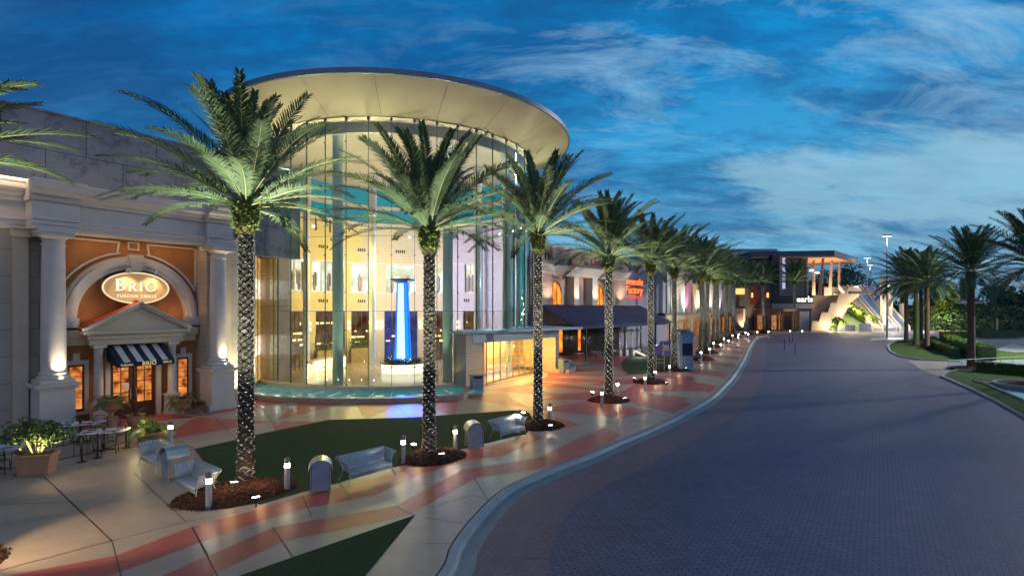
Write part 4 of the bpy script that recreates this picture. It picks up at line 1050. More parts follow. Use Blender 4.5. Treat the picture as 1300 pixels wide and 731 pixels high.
# wall lamps, planters, a lit reception wall
M_wl = emis('wall_lamp_glow', (1, .72, .38), 7)
for p in (392, 442.5, 478, 484, 534, 540, 568, 582):
    for z in (3.55, 4.1):
        q = rl(RB - .12, ang(p)); mb = MB(); mb.lathe([(.02, -.16), (.11, -.12), (.11, .12), (.02, .16)], (q[0], q[1], z), 10); mb.build('wall_lamp', M_wl, T, smooth=True)
mb = MB(); 
for (p0, p1) in ((403, 437), (446, 474)): backwall(mb, RB - 1.0, ang(p1, 10), ang(p0, 10), .06, 1.5, .5, 6)
mb.build('planter', mat('ochre_planter', (.40, .28, .08), rough=.6), T, auto=30)
mb = MB(); rnd = random.Random(3)
for k in range(500):
    p = rnd.choice([rnd.uniform(404, 436), rnd.uniform(447, 473)]); a_ = ang(p, 9.8); q = Vector(rl(9.8 + rnd.uniform(.2, .8), a_, 1.5 + rnd.uniform(0, .75))); s_ = .12
    v1 = Vector((rnd.uniform(-1, 1), rnd.uniform(-1, 1), rnd.uniform(-1, 1))) * s_; v2 = Vector((rnd.uniform(-1, 1), rnd.uniform(-1, 1), rnd.uniform(0, 1))) * s_
    mb.add([q, q + v1, q + v1 + v2, q + v2], [(0, 1, 2, 3)])
mb.build('planter_greenery', M_greenL, T, fix=False)
mb = MB(); mb.lathe([(7.4, .06), (7.4, 1.05), (7.7, 1.05), (7.7, .06)], n=30, a0=th(236), a1=th(296), cap=False); mb.build('lit_counter', emis('counter_glow', (1, .88, .50), 2.0, mixv=.2, vscale=1), T, auto=30)
mb = MB(); mb.lathe([(7.3, 1.05), (7.8, 1.05), (7.8, 1.15), (7.3, 1.15), (7.3, 1.05)], n=30, a0=th(235), a1=th(297), cap=False); mb.build('counter_top', M_cream, T, auto=30)
# round columns
M_colg = mat('column_teal_grey', (.40, .50, .44), rough=.45, var=.06); M_colw = mat('column_white', (.60, .62, .66), rough=.45, var=.04)
for a in (-14.6, 30.4, 68):
    q = rl(9.75, a); mb = MB(); mb.lathe([(.46, .06), (.46, .3), (.36, .34), (.36, 17.2), (.60, 17.97)], (q[0], q[1], 0), 28); mb.build('column', M_colg, T, auto=30)
for (px, Y_, c) in ((389, 47, M_colw), (473, 49.5, M_colw), (606, 46.5, M_colw)):
    X_ = (px - CX) / F * Y_; mb = MB(); mb.lathe([(.36, .06), (.30, .2), (.28, 14.1), (.40, 14.3), (.40, 17.97)], (X_ - RC.x, Y_ - RC.y, 0), 24); mb.build('column', c, T, auto=30)
# dark small sconces on the cables of the left bays
# right-hand side: tinted curtain wall seen through the glass
M_teal = mat('tinted_panel', (.03, .26, .27), rough=.12, col2=(.02, .12, .12), vscale=.7, spec=.8)
mb = MB(); backwall(mb, RB - .1, 97, 118, .06, 14.1, .25, 8); mb.build('tinted_screen', M_teal, T, auto=30)
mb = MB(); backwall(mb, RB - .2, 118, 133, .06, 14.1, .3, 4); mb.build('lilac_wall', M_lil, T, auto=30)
mb = MB()
for p in (610.5, 648, 657):
    a_ = ang(p, 10.4); q = rl(10.4, a_); mb.lathe([(.20, .06), (.20, 17.2)], (q[0], q[1], 0), 14)
mb.build('slim_post', M_lil, T, auto=30)
for k, a_ in enumerate((100, 104, 108, 112, 116, 124, 129)):
    q = rl(RB - .4, a_, 12.9); mb = MB(); mb.lathe([(.02, -.1), (.1, -.06), (.1, .06), (.02, .1)], q, 8); mb.build('spot_fitting', emis('fitting_glow', (.9, 1, .8), 5), T)
# dark name plates in the windows of the left bays
mb = MB()
for p in (362, 377, 401, 419):
    for z in (8.3, 2.4, 13.4):
        q = rl(RB - 1.6, ang(p, 9.4)); mb.box((q[0], q[1], z), (.14, .06, 1.2), radians(ang(p)))
mb.build('hanging_banner', M_dark, T)
mb = MB(); rnd = random.Random(5)
for (p0, p1, z) in ((405, 420, 11.6), (455, 466, 11.6), (503, 516, 11.6), (405, 420, 6.3), (455, 466, 6.3), (420, 434, 12.4), (590, 598, 6.4)):
    for k in range(int((p1 - p0) / 2.6)):
        a_ = ang(p0 + k * 2.6); q = rl(RB - .03, a_); mb.box((q[0], q[1], z), (.13, .05, .30), radians(a_))
mb.build('shop_lettering', M_dark, T)
mb = MB()
for z, rr in ((5.32, .12), (7.12, .08), (10.2, .12), (13.9, .15)): mb.lathe([(RB - rr, z), (RB - rr, z + .1), (RB, z + .1), (RB, z), (RB - rr, z)], n=60, a0=th(133), a1=th(271), cap=False)
mb.build('string_course', MATS['column_white'] if 'column_white' in MATS else M_in, T, auto=30)
for k, (p_, z) in enumerate(((372, 12.4), (384, 9.9), (398, 13.2), (388, 13.4), (429, 10.0), (520, 13.0), (440, 13.3))):
    q = rl(RB - 1.2, ang(p_, 9.8)); mb = MB(); mb.lathe([(.02, -.1), (.13, -.06), (.13, .06), (.02, .1)], (q[0], q[1], z), 8); mb.build('spot_fitting', emis('fitting_glow', (.9, 1, .8), 5), T)
# fountain in the middle of the hall
Fn = thing('indoor_fountain', 'tapering glowing blue glass fountain tower on a bright white basin inside the rotunda', 'fountain', (RC.x, RC.y, .06)); Fn.scale = (.9, .9, 1)
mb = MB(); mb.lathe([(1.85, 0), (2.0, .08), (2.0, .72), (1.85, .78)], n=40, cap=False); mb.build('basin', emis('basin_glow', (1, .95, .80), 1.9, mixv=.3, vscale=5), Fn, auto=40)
mb = MB(); mb.lathe([(2.12, .78), (2.12, .90), (1.5, .92), (0.01, .92)], n=40, cap=False); mb.build('basin_rim', M_dark, Fn, auto=40)
ft = MB(); ft.lathe([(.95, .93), (.85, 1.3), (.66, 4.5), (.56, 7.7)], n=8); ft.build('tower', emis('fountain_blue', (.02, .22, 1.0), 1.6), Fn, fix=True)
fc = MB()
for k in range(8):
    a_ = 2 * pi * (k + .5) / 8; fc.tube([(.80 * cos(a_), .80 * sin(a_), 1.0), (.50 * cos(a_), .50 * sin(a_), 7.7)], .05, 5)
mb = MB(); mb.lathe([(.60, 1.0), (.56, 4.5), (.40, 7.6)], n=8)
core = MB(); core.extr([(-.34, 1.25), (.42, 1.25), (.26, 7.6), (-.20, 7.6)], -1.0, -.90); core.build('bright_panel', emis('fountain_core', (.42, .85, 1.0), 2.2), Fn)
fc.build('edge_strip', emis('fountain_edge', (.02, .10, .85), 1.0), Fn)
cp = MB(); cp.lathe([(.62, 7.7), (1.15, 7.86), (1.15, 8.0), (.4, 8.05)], n=28); cp.build('top_ring', mat('navy_metal', (.04, .05, .16), rough=.4, metal=.3), Fn, auto=40)
pl = MB(); rnd = random.Random(8)
for k in range(420):
    a_ = rnd.uniform(0, 2 * pi); r = rnd.uniform(1.1, 1.9); q = Vector((r * cos(a_), r * sin(a_), .92)); dv = Vector((cos(a_) * .3, sin(a_) * .3, 1)).normalized() * rnd.uniform(.2, .5); s_ = Vector((-sin(a_), cos(a_), 0)) * .05
    pl.add([q - s_, q + s_, q + dv], [(0, 1, 2)])
pl.build('basin_plants', M_dkgreen, Fn, fix=False)
# lamps in the hall
cw = lambda r, a, z: (RC.x + r * sin(radians(a)), RC.y - r * cos(radians(a)), z)
for a_, pw, c in [(-60, 900, (1, .82, .45)), (-30, 1100, (1, .84, .50)), (0, 1000, (1, .84, .52)), (30, 650, (1, .80, .60)), (60, 650, (1, .84, .62)), (88, 900, (1, .90, .50))]:
    lamp('SPOT', cw(10.9, a_, 15.0), pw * .76, c, .15, None, cw(12.6, a_, 19), 150, .6, name='soffit_uplight')
    lamp('SPOT', cw(8.8, a_, 13.2), pw * .42, c, .3, None, cw(8.0, a_, 18), 150, .7, name='ceiling_uplight')
for a_, pw, c in [(240, 1500, (1, .68, .12)), (212, 1300, (1, .76, .28)), (180, 1050, (.92, .66, .98)), (155, 1000, (.62, .50, 1.0))]:
    lamp('POINT', cw(5.2, a_, 9.5), pw * .66, c, .5, None, name='hall_lamp')
    lamp('POINT', cw(6.0, a_, 4.6), pw * .20, c, .4, None, name='hall_lamp')
for a_ in (-22, -6, 22, 38, 60, 76): lamp('SPOT', cw(10.7, a_, .5), 600, (.85, 1, .72), .1, None, cw(10.0, a_, 9), 70, .8, name='column_uplight_or_added_fill')  # spots added to brighten the hall columns
lamp('POINT', cw(8.2, 108, 8), 350, (.5, .9, 1), .4, name='hall_lamp')
lamp('SPOT', cw(2.2, 12, 6), 9000, (.0, .06, 1), .3, None, (-5.7, 28.9, 0), 9, .7, name='fountain_blue_fill')  # added spot standing in for the fountain's blue reflection on the paving

# stone pier at the left end of the glass
Pr = MB(); Pr.prism([(-18.6, 38.6), (-17.55, 37.35), (-16.62, 37.0), (-16.3, 38.5), (-17.2, 40.5)], 0, 14.3)
o = Pr.build('stone_pier', brick_mat('pier_block', (.40, .33, .25), (.37, .30, .23), (.16, .13, .1), 9, 1.9, .02, rough=.7, plane='xz', var=.2)); tag(o, 'tall pale stone pier at the left end of the glass hall', 'pier')
# entrance block
V = thing('entrance_vestibule', 'low glazed entrance with flat blue-grey canopy and yellow light, before the glass hall', 'entrance')
M_vst = brick_mat('entrance_stone', (.40, .36, .30), (.38, .34, .28), (.16, .14, .12), 6, 1.25, .014, rough=.6, plane='xz', var=.15)
mb = MB(); mb.prism([(-3.1, 35.3), (-1.95, 37.45), (-2.85, 37.95), (-4.0, 35.8)], 0, 3.95); mb.build('stone_pier', M_vst, V)
mb = MB(); mb.prism([(2.45, 45.95), (3.75, 45.2), (4.1, 45.9), (2.85, 46.7)], 0, 3.75); mb.build('end_pier', M_vst, V)
M_canp = mat('canopy_metal', (.26, .38, .48), rough=.45, metal=.25, var=.05)
mb = MB(); mb.prism([(-3.35, 34.95), (6.0, 44.3), (4.2, 46.6), (1.9, 48), (-4.4, 36.4)], 3.80, 3.98); mb.build('canopy', M_canp, V, bevel=.015)
mb = MB(); mb.prism([(-2.7, 36.0), (4.0, 44.7), (3.3, 46.2), (-3.3, 37.3)], 3.12, 3.798); mb.build('canopy_beam', M_canp, V)
D0, D1 = Vector((-1.85, 37.75)), Vector((2.5, 46.1)); dd = (D1 - D0); dl = dd.length; du = dd / dl; da = atan2(du.y, du.x); nin = Vector((-du.y, du.x))
E_vest = emis('vestibule_back_glow', (1, .62, .16), .55, mixv=.6, vscale=.9)
mb = MB(); c = D0 + du * dl / 2 + nin * 2.2; mb.box((c.x, c.y, 1.9), (dl, .1, 3.1), da); mb.build('inner_screen', mat('inner_screen', (.66, .52, .30), rough=.5, col2=(.36, .26, .14), vscale=.8), V)
nb = 9; M_bronze = mat('bronze_frame', (.34, .24, .12), rough=.35, metal=.5)
for k in range(nb + 1):
    p = D0 + du * dl * k / nb; mb = MB(); mb.box((p.x, p.y, 1.62), (.035 if k % 2 else .07, .08, 3.2), da); mb.build('door_post', M_bronze, V)
for k in range(nb):
    p = D0 + du * dl * (k + .5) / nb; m2 = MB(); m2.box((p.x, p.y, 1.62), (dl / nb - .12, .015, 3.1), da)
    dr = m2.build('glass_door', M_glass2, V, fix=False)
    q = p - nin * .07
    for (qq, zz, th_, hh_) in ((q, 1.12, .04, .07), (p, .12, .06, .2)): h = MB(); h.box((qq.x, qq.y, zz), (dl / nb - .14, th_, hh_), da); h.build('door_rail', M_bronze, dr)
mb = MB()
p = D0 + du * dl * .5 + nin * .3; mb.prism([tuple(D0), tuple(D1), tuple(D1 + nin * 4), tuple(D0 + nin * 4)], .061, .07); mb.build('threshold_floor', M_conc, V)
m = D0 + du * dl * .5
lamp('AREA', (m.x + .9, m.y - .8, 3.08), 480, (1, .60, .17), 6.5, None, (m.x + .9, m.y - .8, 0), sy=1.2, name='canopy_light').rotation_euler = (0, 0, da)
lamp('AREA', (m.x - 1.0, m.y + .6, 3.05), 330, (1, .66, .25), 6.5, None, (m.x - 1, m.y + .6, 0), sy=1.4, name='vestibule_light').rotation_euler = (0, 0, da)
for f_ in (.2, .5, .8): q_ = D0 + du * dl * f_ + nin * 1.1; lamp('POINT', (q_.x, q_.y, 2.3), 75, (1, .68, .28), .2, name='vestibule_lamp')
lamp('SPOT', (2.2, 43.2, 2.9), 420, (1, .58, .10), .1, None, (3.3, 45.8, 1.4), 90, .6, name='pier_wash')
lamp('SPOT', (-4.6, 35.2, .5), 60, (1, .8, .3), .1, None, (-3.7, 35.7, 3), 80, .6, name='pier_wash')

m2 = MB(); e_ = D1 + nin * 2.1; m2.box((e_.x, e_.y, 1.9), (.12, 4.4, 3.1), da); m2.build('side_wall', MATS['inner_screen'], V)
lamp('SPOT', (-17.3, 34.6, .3), 1100, (1, .80, .52), .1, None, (-17.1, 37.2, 7.5), 60, .9, name='pier_wash')
# pools
M_wat = mat('pool_water', (.015, .22, .22), rough=.05, col2=(.01, .15, .17), vscale=1.2, bump=.25, bscale=5, spec=.7, emit=(.02, .38, .40), estr=.22)  # emission in the water stands in for underwater lamps
Q = thing('curved_pool', 'long curved turquoise pool with a low stone wall along the foot of the glass hall', 'pool', (RC.x, RC.y, 0))
mb = MB()
mb.lathe([(14.3, -.05), (14.3, .27), (14.34, .29), (14.86, .29), (14.9, .27), (14.9, 0), (14.3, 0)], n=64, a0=th(-42), a1=th(26), cap=False)
q = [rl(14.9, 26), rl(14.3, 26), rl(11.7, 33), rl(11.6, 36.5), rl(12.2, 36.5)]; mb.prism([p[:2] for p in q], 0, .29)
q = [rl(14.9, -42), rl(14.3, -42), rl(11.6, -42), rl(11.6, -44.5), rl(14.9, -44.5)]; mb.prism([p[:2] for p in q], 0, .29)
mb.build('coping', mat('coping_stone', (.40, .33, .28), rough=.5, var=.1, stains=.15), Q, auto=30)
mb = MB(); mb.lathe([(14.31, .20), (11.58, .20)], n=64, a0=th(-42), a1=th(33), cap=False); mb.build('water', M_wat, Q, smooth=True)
for k in range(13):
    a_ = -38 + k * 5.2; p0, p1 = rl(14.25, a_, .22), rl(12.0, a_, .22); mb = MB(); mb.tube([p0, p1], .03, 4); mb.build('pipe', M_steelp, Q)
    if k < 8: lamp('POINT', cw(14.0, a_ + 1.5, .5), 7 if k < 4 else 3, (.95, 1, .8), .08, name='pool_lamp')
Q2 = thing('small_pool', 'small wedge-shaped turquoise pool beyond the glass entrance', 'pool')
o2 = gpoly([(701, 473), (722, 474), (731, 470), (728, 464), (712, 454.5), (702, 453)]); in2 = grow(o2, -.55)
mb = MB()
for i in range(len(o2)):
    j = (i + 1) % len(o2); mb.prism([o2[i], o2[j], in2[j], in2[i]], 0, .32)
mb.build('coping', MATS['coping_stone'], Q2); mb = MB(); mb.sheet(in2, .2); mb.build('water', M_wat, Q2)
lamp('POINT', (5.4, 52, .7), 25, (.3, .9, 1), .1, name='pool_lamp')

# ------------------------------------------------------------------ arched restaurant beyond the hall
RA = atan2(.766, .643)
A_ = thing('arcade_restaurant', 'restaurant with amber arched windows and pale pilasters above a navy awning', 'building', (3.7, 57, 0), RA)
M_pink = mat('pink_stucco', (.46, .33, .27), rough=.7, var=.08, vscale=1.2, stains=.15)
mb = MB(); mb.bb(-1.0, 18.4, 1.0, 1.4, 0, 12.3); mb.bb(-1.0, 18.4, 0, 1.0, 10.3, 12.3); mb.bb(-1.0, 1.15, 0, 1.0, 0, 9.3); mb.bb(14.8, 18.4, 0, 1.0, 5.0, 9.3); mb.bb(-1, -.6, 1.4, 14, 0, 12.3); mb.bb(-1, 18.4, 1.4, 14, 12.0, 12.3)
mb.build('wall', M_pink, A_)
mb = MB(); mb.bb(-1.15, 18.5, -.15, 1.0, 9.3, 9.7); mb.bb(-1.25, 18.6, -.3, 1.0, 9.7, 10.05); mb.bb(-1.35, 18.7, -.45, 1.0, 10.05, 10.35); mb.bb(-1.15, 18.5, -.12, .35, 12.3, 12.55); mb.build('cornice', M_white, A_, bevel=.015)
for a, b in ((5.5, 6.6), (9.6, 10.8)): mb = MB(); mb.bb(a, b, -.02, 1.0, 4.5, 9.3); mb.build('pilaster', M_white, A_, bevel=.02)
for cx in (2.9, 12.4):
    mb = MB(); arc_band(mb, 1.32, 1.75, .86, 1.0, 0, pi, 28, 1, cx, 7.3)
    for sg in (-1, 1): mb.bb(cx + sg * 1.32, cx + sg * 1.75, .86, 1.0, 4.6, 7.3)
    mb.build('arch_surround', M_white, A_)
    mb = MB(); pts = [(cx - 1.32, 5.9), (cx + 1.32, 5.9)] + [(cx + 1.32 * cos(pi * k / 20), 7.3 + 1.32 * sin(pi * k / 20)) for k in range(21)]
    mb.extr(pts, .95, .99); wn = mb.build('arched_window', E_oran2, A_)
    mb = MB(); 
    for x in (-.45, .45): mb.bb(cx + x - .05, cx + x + .05, .90, .96, 5.9, 8.5)
    mb.bb(cx - 1.32, cx + 1.32, .90, .96, 5.85, 6.0); arc_band(mb, 1.24, 1.33, .90, .96, 0, pi, 20, 1, cx, 7.3); mb.build('window_frame', M_wood, wn)
for cx, z in ((.1, 11.2), (17.0, 11.2), (8.1, 11.2)): mb = MB(); mb.bb(cx - .3, cx + .3, -.12, 0, z - .4, z + .4); mb.build('wall_lantern', M_dark, A_)
M_aw = mat('navy_awning', (.018, .030, .095), rough=.8, var=.2, vscale=.8)
def awning(x0, x1, d, zt, zb, par, n=1, m=M_aw):
    mb = MB(); t = .05
    mb.add([(x0, 0, zt), (x1, 0, zt), (x1, -d, zb), (x0, -d, zb), (x0, 0, zt - t), (x1, 0, zt - t), (x1, -d, zb - t), (x0, -d, zb - t)], [(0, 3, 2, 1), (4, 5, 6, 7), (3, 7, 6, 2), (0, 4, 7, 3), (1, 2, 6, 5)])
    mb.bb(x0, x1, -d - .03, -d, zb - .32, zb); return mb.build('awning', m, par, fix=False)
awning(-1.4, 22.5, 4.6, 5.95, 3.75, A_)
for x in (1.0, 5.2, 9.4, 13.6, 17.8, 22.2): mb = MB(); mb.box((x, -4.45, 1.75), (.12, .12, 3.5)); mb.build('awning_post', M_dark, A_)
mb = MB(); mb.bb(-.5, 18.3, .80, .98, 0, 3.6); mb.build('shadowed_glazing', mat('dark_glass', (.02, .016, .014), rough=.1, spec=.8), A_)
for x, wd in ((1.9, .9), (3.6, .6), (7.6, .5)): mb = MB(); mb.bb(x, x + wd, .74, .79, .5, 3.1); mb.build('lit_window', E_oran2, A_)
text_mesh("P.F. Chang's", 1.25, .06, mat('dark_red_sign', (.22, .015, .03), rough=.4), 'sign_lettering', A_, .02, shear=.25, loc=(9.0, -.62, 11.15))
mb = MB(); mb.extr([(4.6 + .62 * cos(k * pi / 12), 11.0 + .62 * sin(k * pi / 12)) for k in range(24)], -.66, -.5); mb.build('sign_disc', MATS['dark_red_sign'], A_)
mb = MB(); mb.bb(4.3, 12.5, -.5, -.47, 10.5, 10.56); mb.build('sign_rail', M_dark, A_)
# lilac wall with the neon sign
Lw = thing('lilac_wall_building', 'plain lilac-grey wall carrying a red neon sign, right of the arched restaurant', 'building', (3.7, 57, 0), RA)
M_lilw = mat('lilac_render', (.34, .31, .42), rough=.75, var=.06, stains=.1)
mb = MB(); mb.bb(18.45, 34, 1.2, 1.7, 0, 12.0); mb.bb(18.45, 34, 1.2, 8, 11.6, 12.0); mb.build('wall', M_lilw, Lw)
mb = MB(); mb.bb(18.45, 34.1, 1.05, 1.25, 11.7, 12.2); mb.build('coping', M_white, Lw)
Ns = thing('neon_restaurant_sign', 'glowing orange-red neon script sign in two lines on the lilac wall', 'sign', (3.7, 57, 0), RA)
E_neon = emis('neon_orange', (1, .13, .03), 2.6); E_neon2 = emis('neon_red', (1, .04, .04), 1.6)
M_nb = mat('neon_backing', (.30, .02, .02), rough=.5)
text_mesh('Cheesecake', 1.35, .05, M_nb, 'letter_backing', Ns, .07, .92, .2, loc=(22.0, 1.13, 9.35), width=6.6)
text_mesh('Factory', 1.45, .05, M_nb, 'letter_backing', Ns, .07, .92, .2, loc=(22.6, 1.13, 8.15), width=5.4)
text_mesh('Cheesecake', 1.35, .03, E_neon, 'neon_lettering', Ns, .0, .92, .2, loc=(22.0, 1.02, 9.35), width=6.5)
text_mesh('Factory', 1.45, .03, E_neon, 'neon_lettering', Ns, .0, .92, .2, loc=(22.6, 1.02, 8.15), width=5.3)
text_mesh('RESTAURANT BAKERY', .42, .03, E_neon2, 'small_neon_lettering', Ns, .012, loc=(22.2, 1.1, 7.15), width=6.2)
uA = lambda s_, y_, z_: (3.7 + .643 * s_ - .766 * y_, 57 + .766 * s_ + .643 * y_, z_)
for s_ in (.3, 6.1, 10.3, 16.6): lamp('SPOT', uA(s_, -1.4, 6.2), 420, (1, .74, .56), .1, None, uA(s_, .4, 9.8), 100, .8, name='wall_uplight_or_added_fill')  # spots added to lift the dim arcade front
# patio heaters under the awning
def heater():
    t = thing('patio_heater', 'x', 'patio heater')
    mb = MB(); mb.lathe([(.26, 0), (.26, .5), (.10, .62), (.05, .7), (.045, 1.95), (.10, 2.0), (.10, 2.2), (.05, 2.22)], n=16); mb.build('stand', M_steelp, t, auto=40)
    mb = MB(); mb.lathe([(.52, 2.22), (.45, 2.30), (.1, 2.42), (.01, 2.43)], n=24); mb.build('hood', M_steelp, t, auto=40); return t
h0 = heater()
for k, (px, dz) in enumerate([(786.5, 66.5), (795, 66.5), (802, 67.5), (810, 68)]):
    x, y = (px - CX) / F * (dz - 4), dz - 4; lab = 'tall patio heater under the navy awning, %s from the left' % ['first', 'second', 'third', 'fourth'][k]
    if k == 0: h0.location = (x, y, 0); h0['label'] = lab; h0['group'] = 'patio heaters'; h0.scale = (1.25,) * 3
    else: dup(h0, lab, (x, y, 0), group='patio heaters')
# rows of dark patio furniture
def make_chair(m1, m2):
    t = thing('cafe_chair', 'x', 'chair')
    for sx in (-.2, .2):
        for sy in (-.2, .2):
            mb = MB(); mb.tube([(sx * 1.1, sy * 1.15, 0), (sx, sy, .44)], .013, 6); mb.build('leg', m1, t)
    mb = MB(); mb.lathe([(.23, .43), (.24, .45), (.23, .47), (.01, .475)], n=20, sx=1, sy=.95); mb.build('seat', m2, t, auto=40)
    mb = MB(); pts = [(-.22, .20, .45), (-.235, .26, .70), (-.19, .28, .86), (0, .29, .90), (.19, .28, .86), (.235, .26, .70), (.22, .20, .45)]
    mb.tube([p for p in catmull3(pts)], .014, 6)
    for x in (-.11, 0, .11): mb.tube([(x, .22, .46), (x, .285, .88)], .007, 5)
    mb.tube([(-.232, .25, .66), (0, .27, .66), (.232, .25, .66)], .01, 5)
    mb.build('backrest', m1, t); return t
def catmull3(P, n=4):
    out = []
    for i in range(len(P) - 1):
        p0, p1, p2, p3 = Vector(P[max(i - 1, 0)]), Vector(P[i]), Vector(P[i + 1]), Vector(P[min(i + 2, len(P) - 1)])
        for k in range(n):
            t = k / n; out.append(.5 * ((2 * p1) + (-p0 + p2) * t + (2 * p0 - 5 * p1 + 4 * p2 - p3) * t * t + (-p0 + 3 * p1 - 3 * p2 + p3) * t ** 3))
    return out + [Vector(P[-1])]
M_wick = mat('wicker', (.22, .16, .08), rough=.7, var=.2, vscale=30)
ch0 = make_chair(M_dark, M_wick); ch_used = [0]
def chair(lab, x, y, rz, group):
    if not ch_used[0]: ch_used[0] = 1; ch0.location = (x, y, 0); ch0.rotation_euler.z = rz; ch0['label'] = lab; ch0['group'] = group; return
    dup(ch0, lab, (x, y, 0), rz, group)
def make_table():
    t = thing('cafe_table', 'x', 'table')
    mb = MB(); mb.box((0, 0, .745), (1.55, .85, .035)); mb.build('tabletop', mat('table_white', (.66, .66, .70), rough=.35), t, bevel=.008)
    mb = MB(); mb.tube([(0, 0, .03), (0, 0, .73)], .045, 12); mb.box((0, 0, .02), (.7, .07, .04)); mb.box((0, 0, .02), (.07, .6, .04)); mb.build('pedestal', M_dark, t)
    return t
t0 = make_table()
tabs = [('white cafe table with dark place settings, beside the foot of the left column', (102, 560), .32), ('white cafe table with dark place settings, nearest the restaurant door', (132, 571), .32), ('white cafe table cut off by the left edge of the picture', (-6, 596), .3)]
M_nap = mat('navy_napkin', (.02, .02, .035), rough=.8); G3 = 'tables of the restaurant terrace'
def setting(x, y, a, k, where):
    t = thing('place_setting', 'dark napkins and menus laid on the %s' % where, 'tableware', (x, y, .765), a)
    for sx in (-.45, .45):
        for sy in (-.2, .2):
            mb = MB(); mb.box((sx, sy, .007), (.26, .10, .012), .1 * (1 if sx > 0 else -1)); mb.build('napkin', M_nap, t)
    mb = MB(); mb.lathe([(.055, 0), (.06, .12), (.03, .13)], n=14); mb.build('holder', M_dark, t)
for i, (lab, p, a) in enumerate(tabs):
    x, y = gp(*p); 
    if i == 0: t0.location = (x, y, 0); t0.rotation_euler.z = a; t0['label'] = lab; t0['group'] = G3
    else: dup(t0, lab, (x, y, 0), a, G3)
    setting(x, y, a, i, ['table beside the left column', 'table nearest the restaurant door', 'table at the left edge of the picture'][i])
    ca, sa = cos(a), sin(a); wh = ['the table beside the left column', 'the table nearest the restaurant door', 'the table at the left edge'][i]
    for j, (lx, ly, r) in enumerate([(-.42, -.62, pi), (.42, -.62, pi), (-.42, .66, 0), (.42, .66, 0)]):
        chair('dark metal chair at the %s of %s' % (['near left', 'near right', 'far left', 'far right'][j], wh), x + lx * ca - ly * sa, y + lx * sa + ly * ca, a + r + (.15 if j % 2 else -.1), 'chairs of the restaurant terrace')
for k in range(9):
    s_ = 3 + k * 1.9; yy = -2.2 - (k % 2) * 1.1; ca, sa = cos(RA), sin(RA)
    x, y = 3.7 + s_ * ca - yy * sa, 57 + s_ * sa + yy * ca
    dup(t0, 'small table in the dark patio under the navy awning', (x, y, 0), RA + k, 'patio tables under the navy awning', .8)
    for e in (-1, 1): chair('dark chair in the shaded patio under the navy awning', x + .9 * e * cos(RA + k * 2), y + .9 * e * sin(RA + k * 2), RA + k * 2 + pi / 2 * e, 'patio chairs under the navy awning')
# ---- store with tall fins
St = thing('fin_front_store', 'shop front of tall white, pink and tan vertical panels seen between the palm trunks', 'building', (22.3, 79.5, 0), RZ)
mb = MB(); mb.bb(0, 58, .3, .8, 4.8, 12.2); mb.bb(0, 58, .3, 12, 12.0, 12.25); mb.bb(-.3, .1, .3, 12, 0, 12.2); mb.build('upper_wall', mat('slate_wall', (.24, .30, .40), rough=.7), St)
mb = MB(); mb.bb(0, 58, -.9, .5, 4.5, 4.85); mb.build('canopy', M_dark, St)
cols = [mat('fin_cream', (.62, .54, .44), rough=.6), mat('fin_pink', (.42, .17, .27), rough=.6), mat('fin_white', (.66, .64, .62), rough=.6), mat('fin_tan', (.50, .33, .19), rough=.6), mat('fin_grey', (.40, .42, .48), rough=.6)]
x = .6; k = 0
for wd, ci, gap in [(1.4, 4, .7), (1.4, 4, .9), (2.4, 0, .5), (1.4, 0, .5), (2.6, 2, 1.0), (3.0, 1, .8), (2.6, 3, 1.8), (3.0, 2, 1.4), (3.2, 2, 1.6), (3.0, 2, 1.6), (3.6, 4, 1.2), (3.6, 4, 1.0), (3.0, 3, 1)]:
    mb = MB(); mb.bb(x, x + wd, -.35, .29, 4.86, 11.7 + (k % 3) * .25); mb.build('fin_panel', cols[ci], St); x += wd + gap; k += 1
mb = MB(); mb.bb(0, 58, .9, 1.2, 0, 4.5); mb.build('shop_glazing', mat('shop_dark', (.05, .035, .03), rough=.25), St)
for k in range(15):
    mb = MB(); xx = 2 + k * 3.7; mb.bb(xx, xx + (1.3 if k % 3 else 2.2), .84, .89, .2, 3.6); mb.build('lit_window', [emis('shop_amber', (.75, .30, .10), .55, mixv=.6), emis('shop_warm', (.9, .55, .28), .5, mixv=.6)][k % 2], St)
uS = lambda s_, y_, z_: (22.3 + .559 * s_ - .829 * y_, 79.5 + .829 * s_ + .559 * y_, z_)
for s_ in (5.5, 12, 20, 29, 37): lamp('SPOT', uS(s_, -1.6, 4.9), 1800, (1, .86, .7), .15, None, uS(s_ + .5, .2, 9), 110, .8, name='fin_uplight')
# ---- stone fronted restaurant with two lit signs
Dn = thing('stone_front_restaurant', 'dark rough stone restaurant front with two small yellow signs near the end of the row', 'building', (0, 0, 0))
M_rub = brick_mat('rubble_stone', (.24, .18, .15), (.13, .10, .09), (.05, .04, .035), .9, .45, .03, rough=.8, plane='xz', var=.3)
mb = MB(); mb.bb(53.5, 66.3, 134, 136, 0, 12.5); mb.bb(53.5, 58, 131.6, 134, 0, 5.6); mb.build('wall', M_rub, Dn)
mb = MB(); mb.bb(53, 66.5, 133.3, 136, 12.5, 13.2); mb.build('parapet', M_dark, Dn)
M_red2 = mat('dark_red_panel', (.20, .035, .02), rough=.6)
mb = MB(); mb.bb(60.8, 63.2, 133.8, 134, 6.5, 11.5); mb.build('red_panel', M_red2, Dn)
E_yel = emis('yellow_sign_glow', (1, .62, .06), 1.5); E_yel2 = emis('amber_sign_glow', (1, .55, .16), 1.3)
mb = MB(); mb.bb(53.3, 55.0, 131.3, 131.6, 7.4, 8.5); mb.build('yellow_sign', E_yel, Dn)
mb = MB(); mb.bb(56.6, 59.2, 133.5, 133.8, 9.2, 10.7); mb.build('amber_sign', E_yel2, Dn)
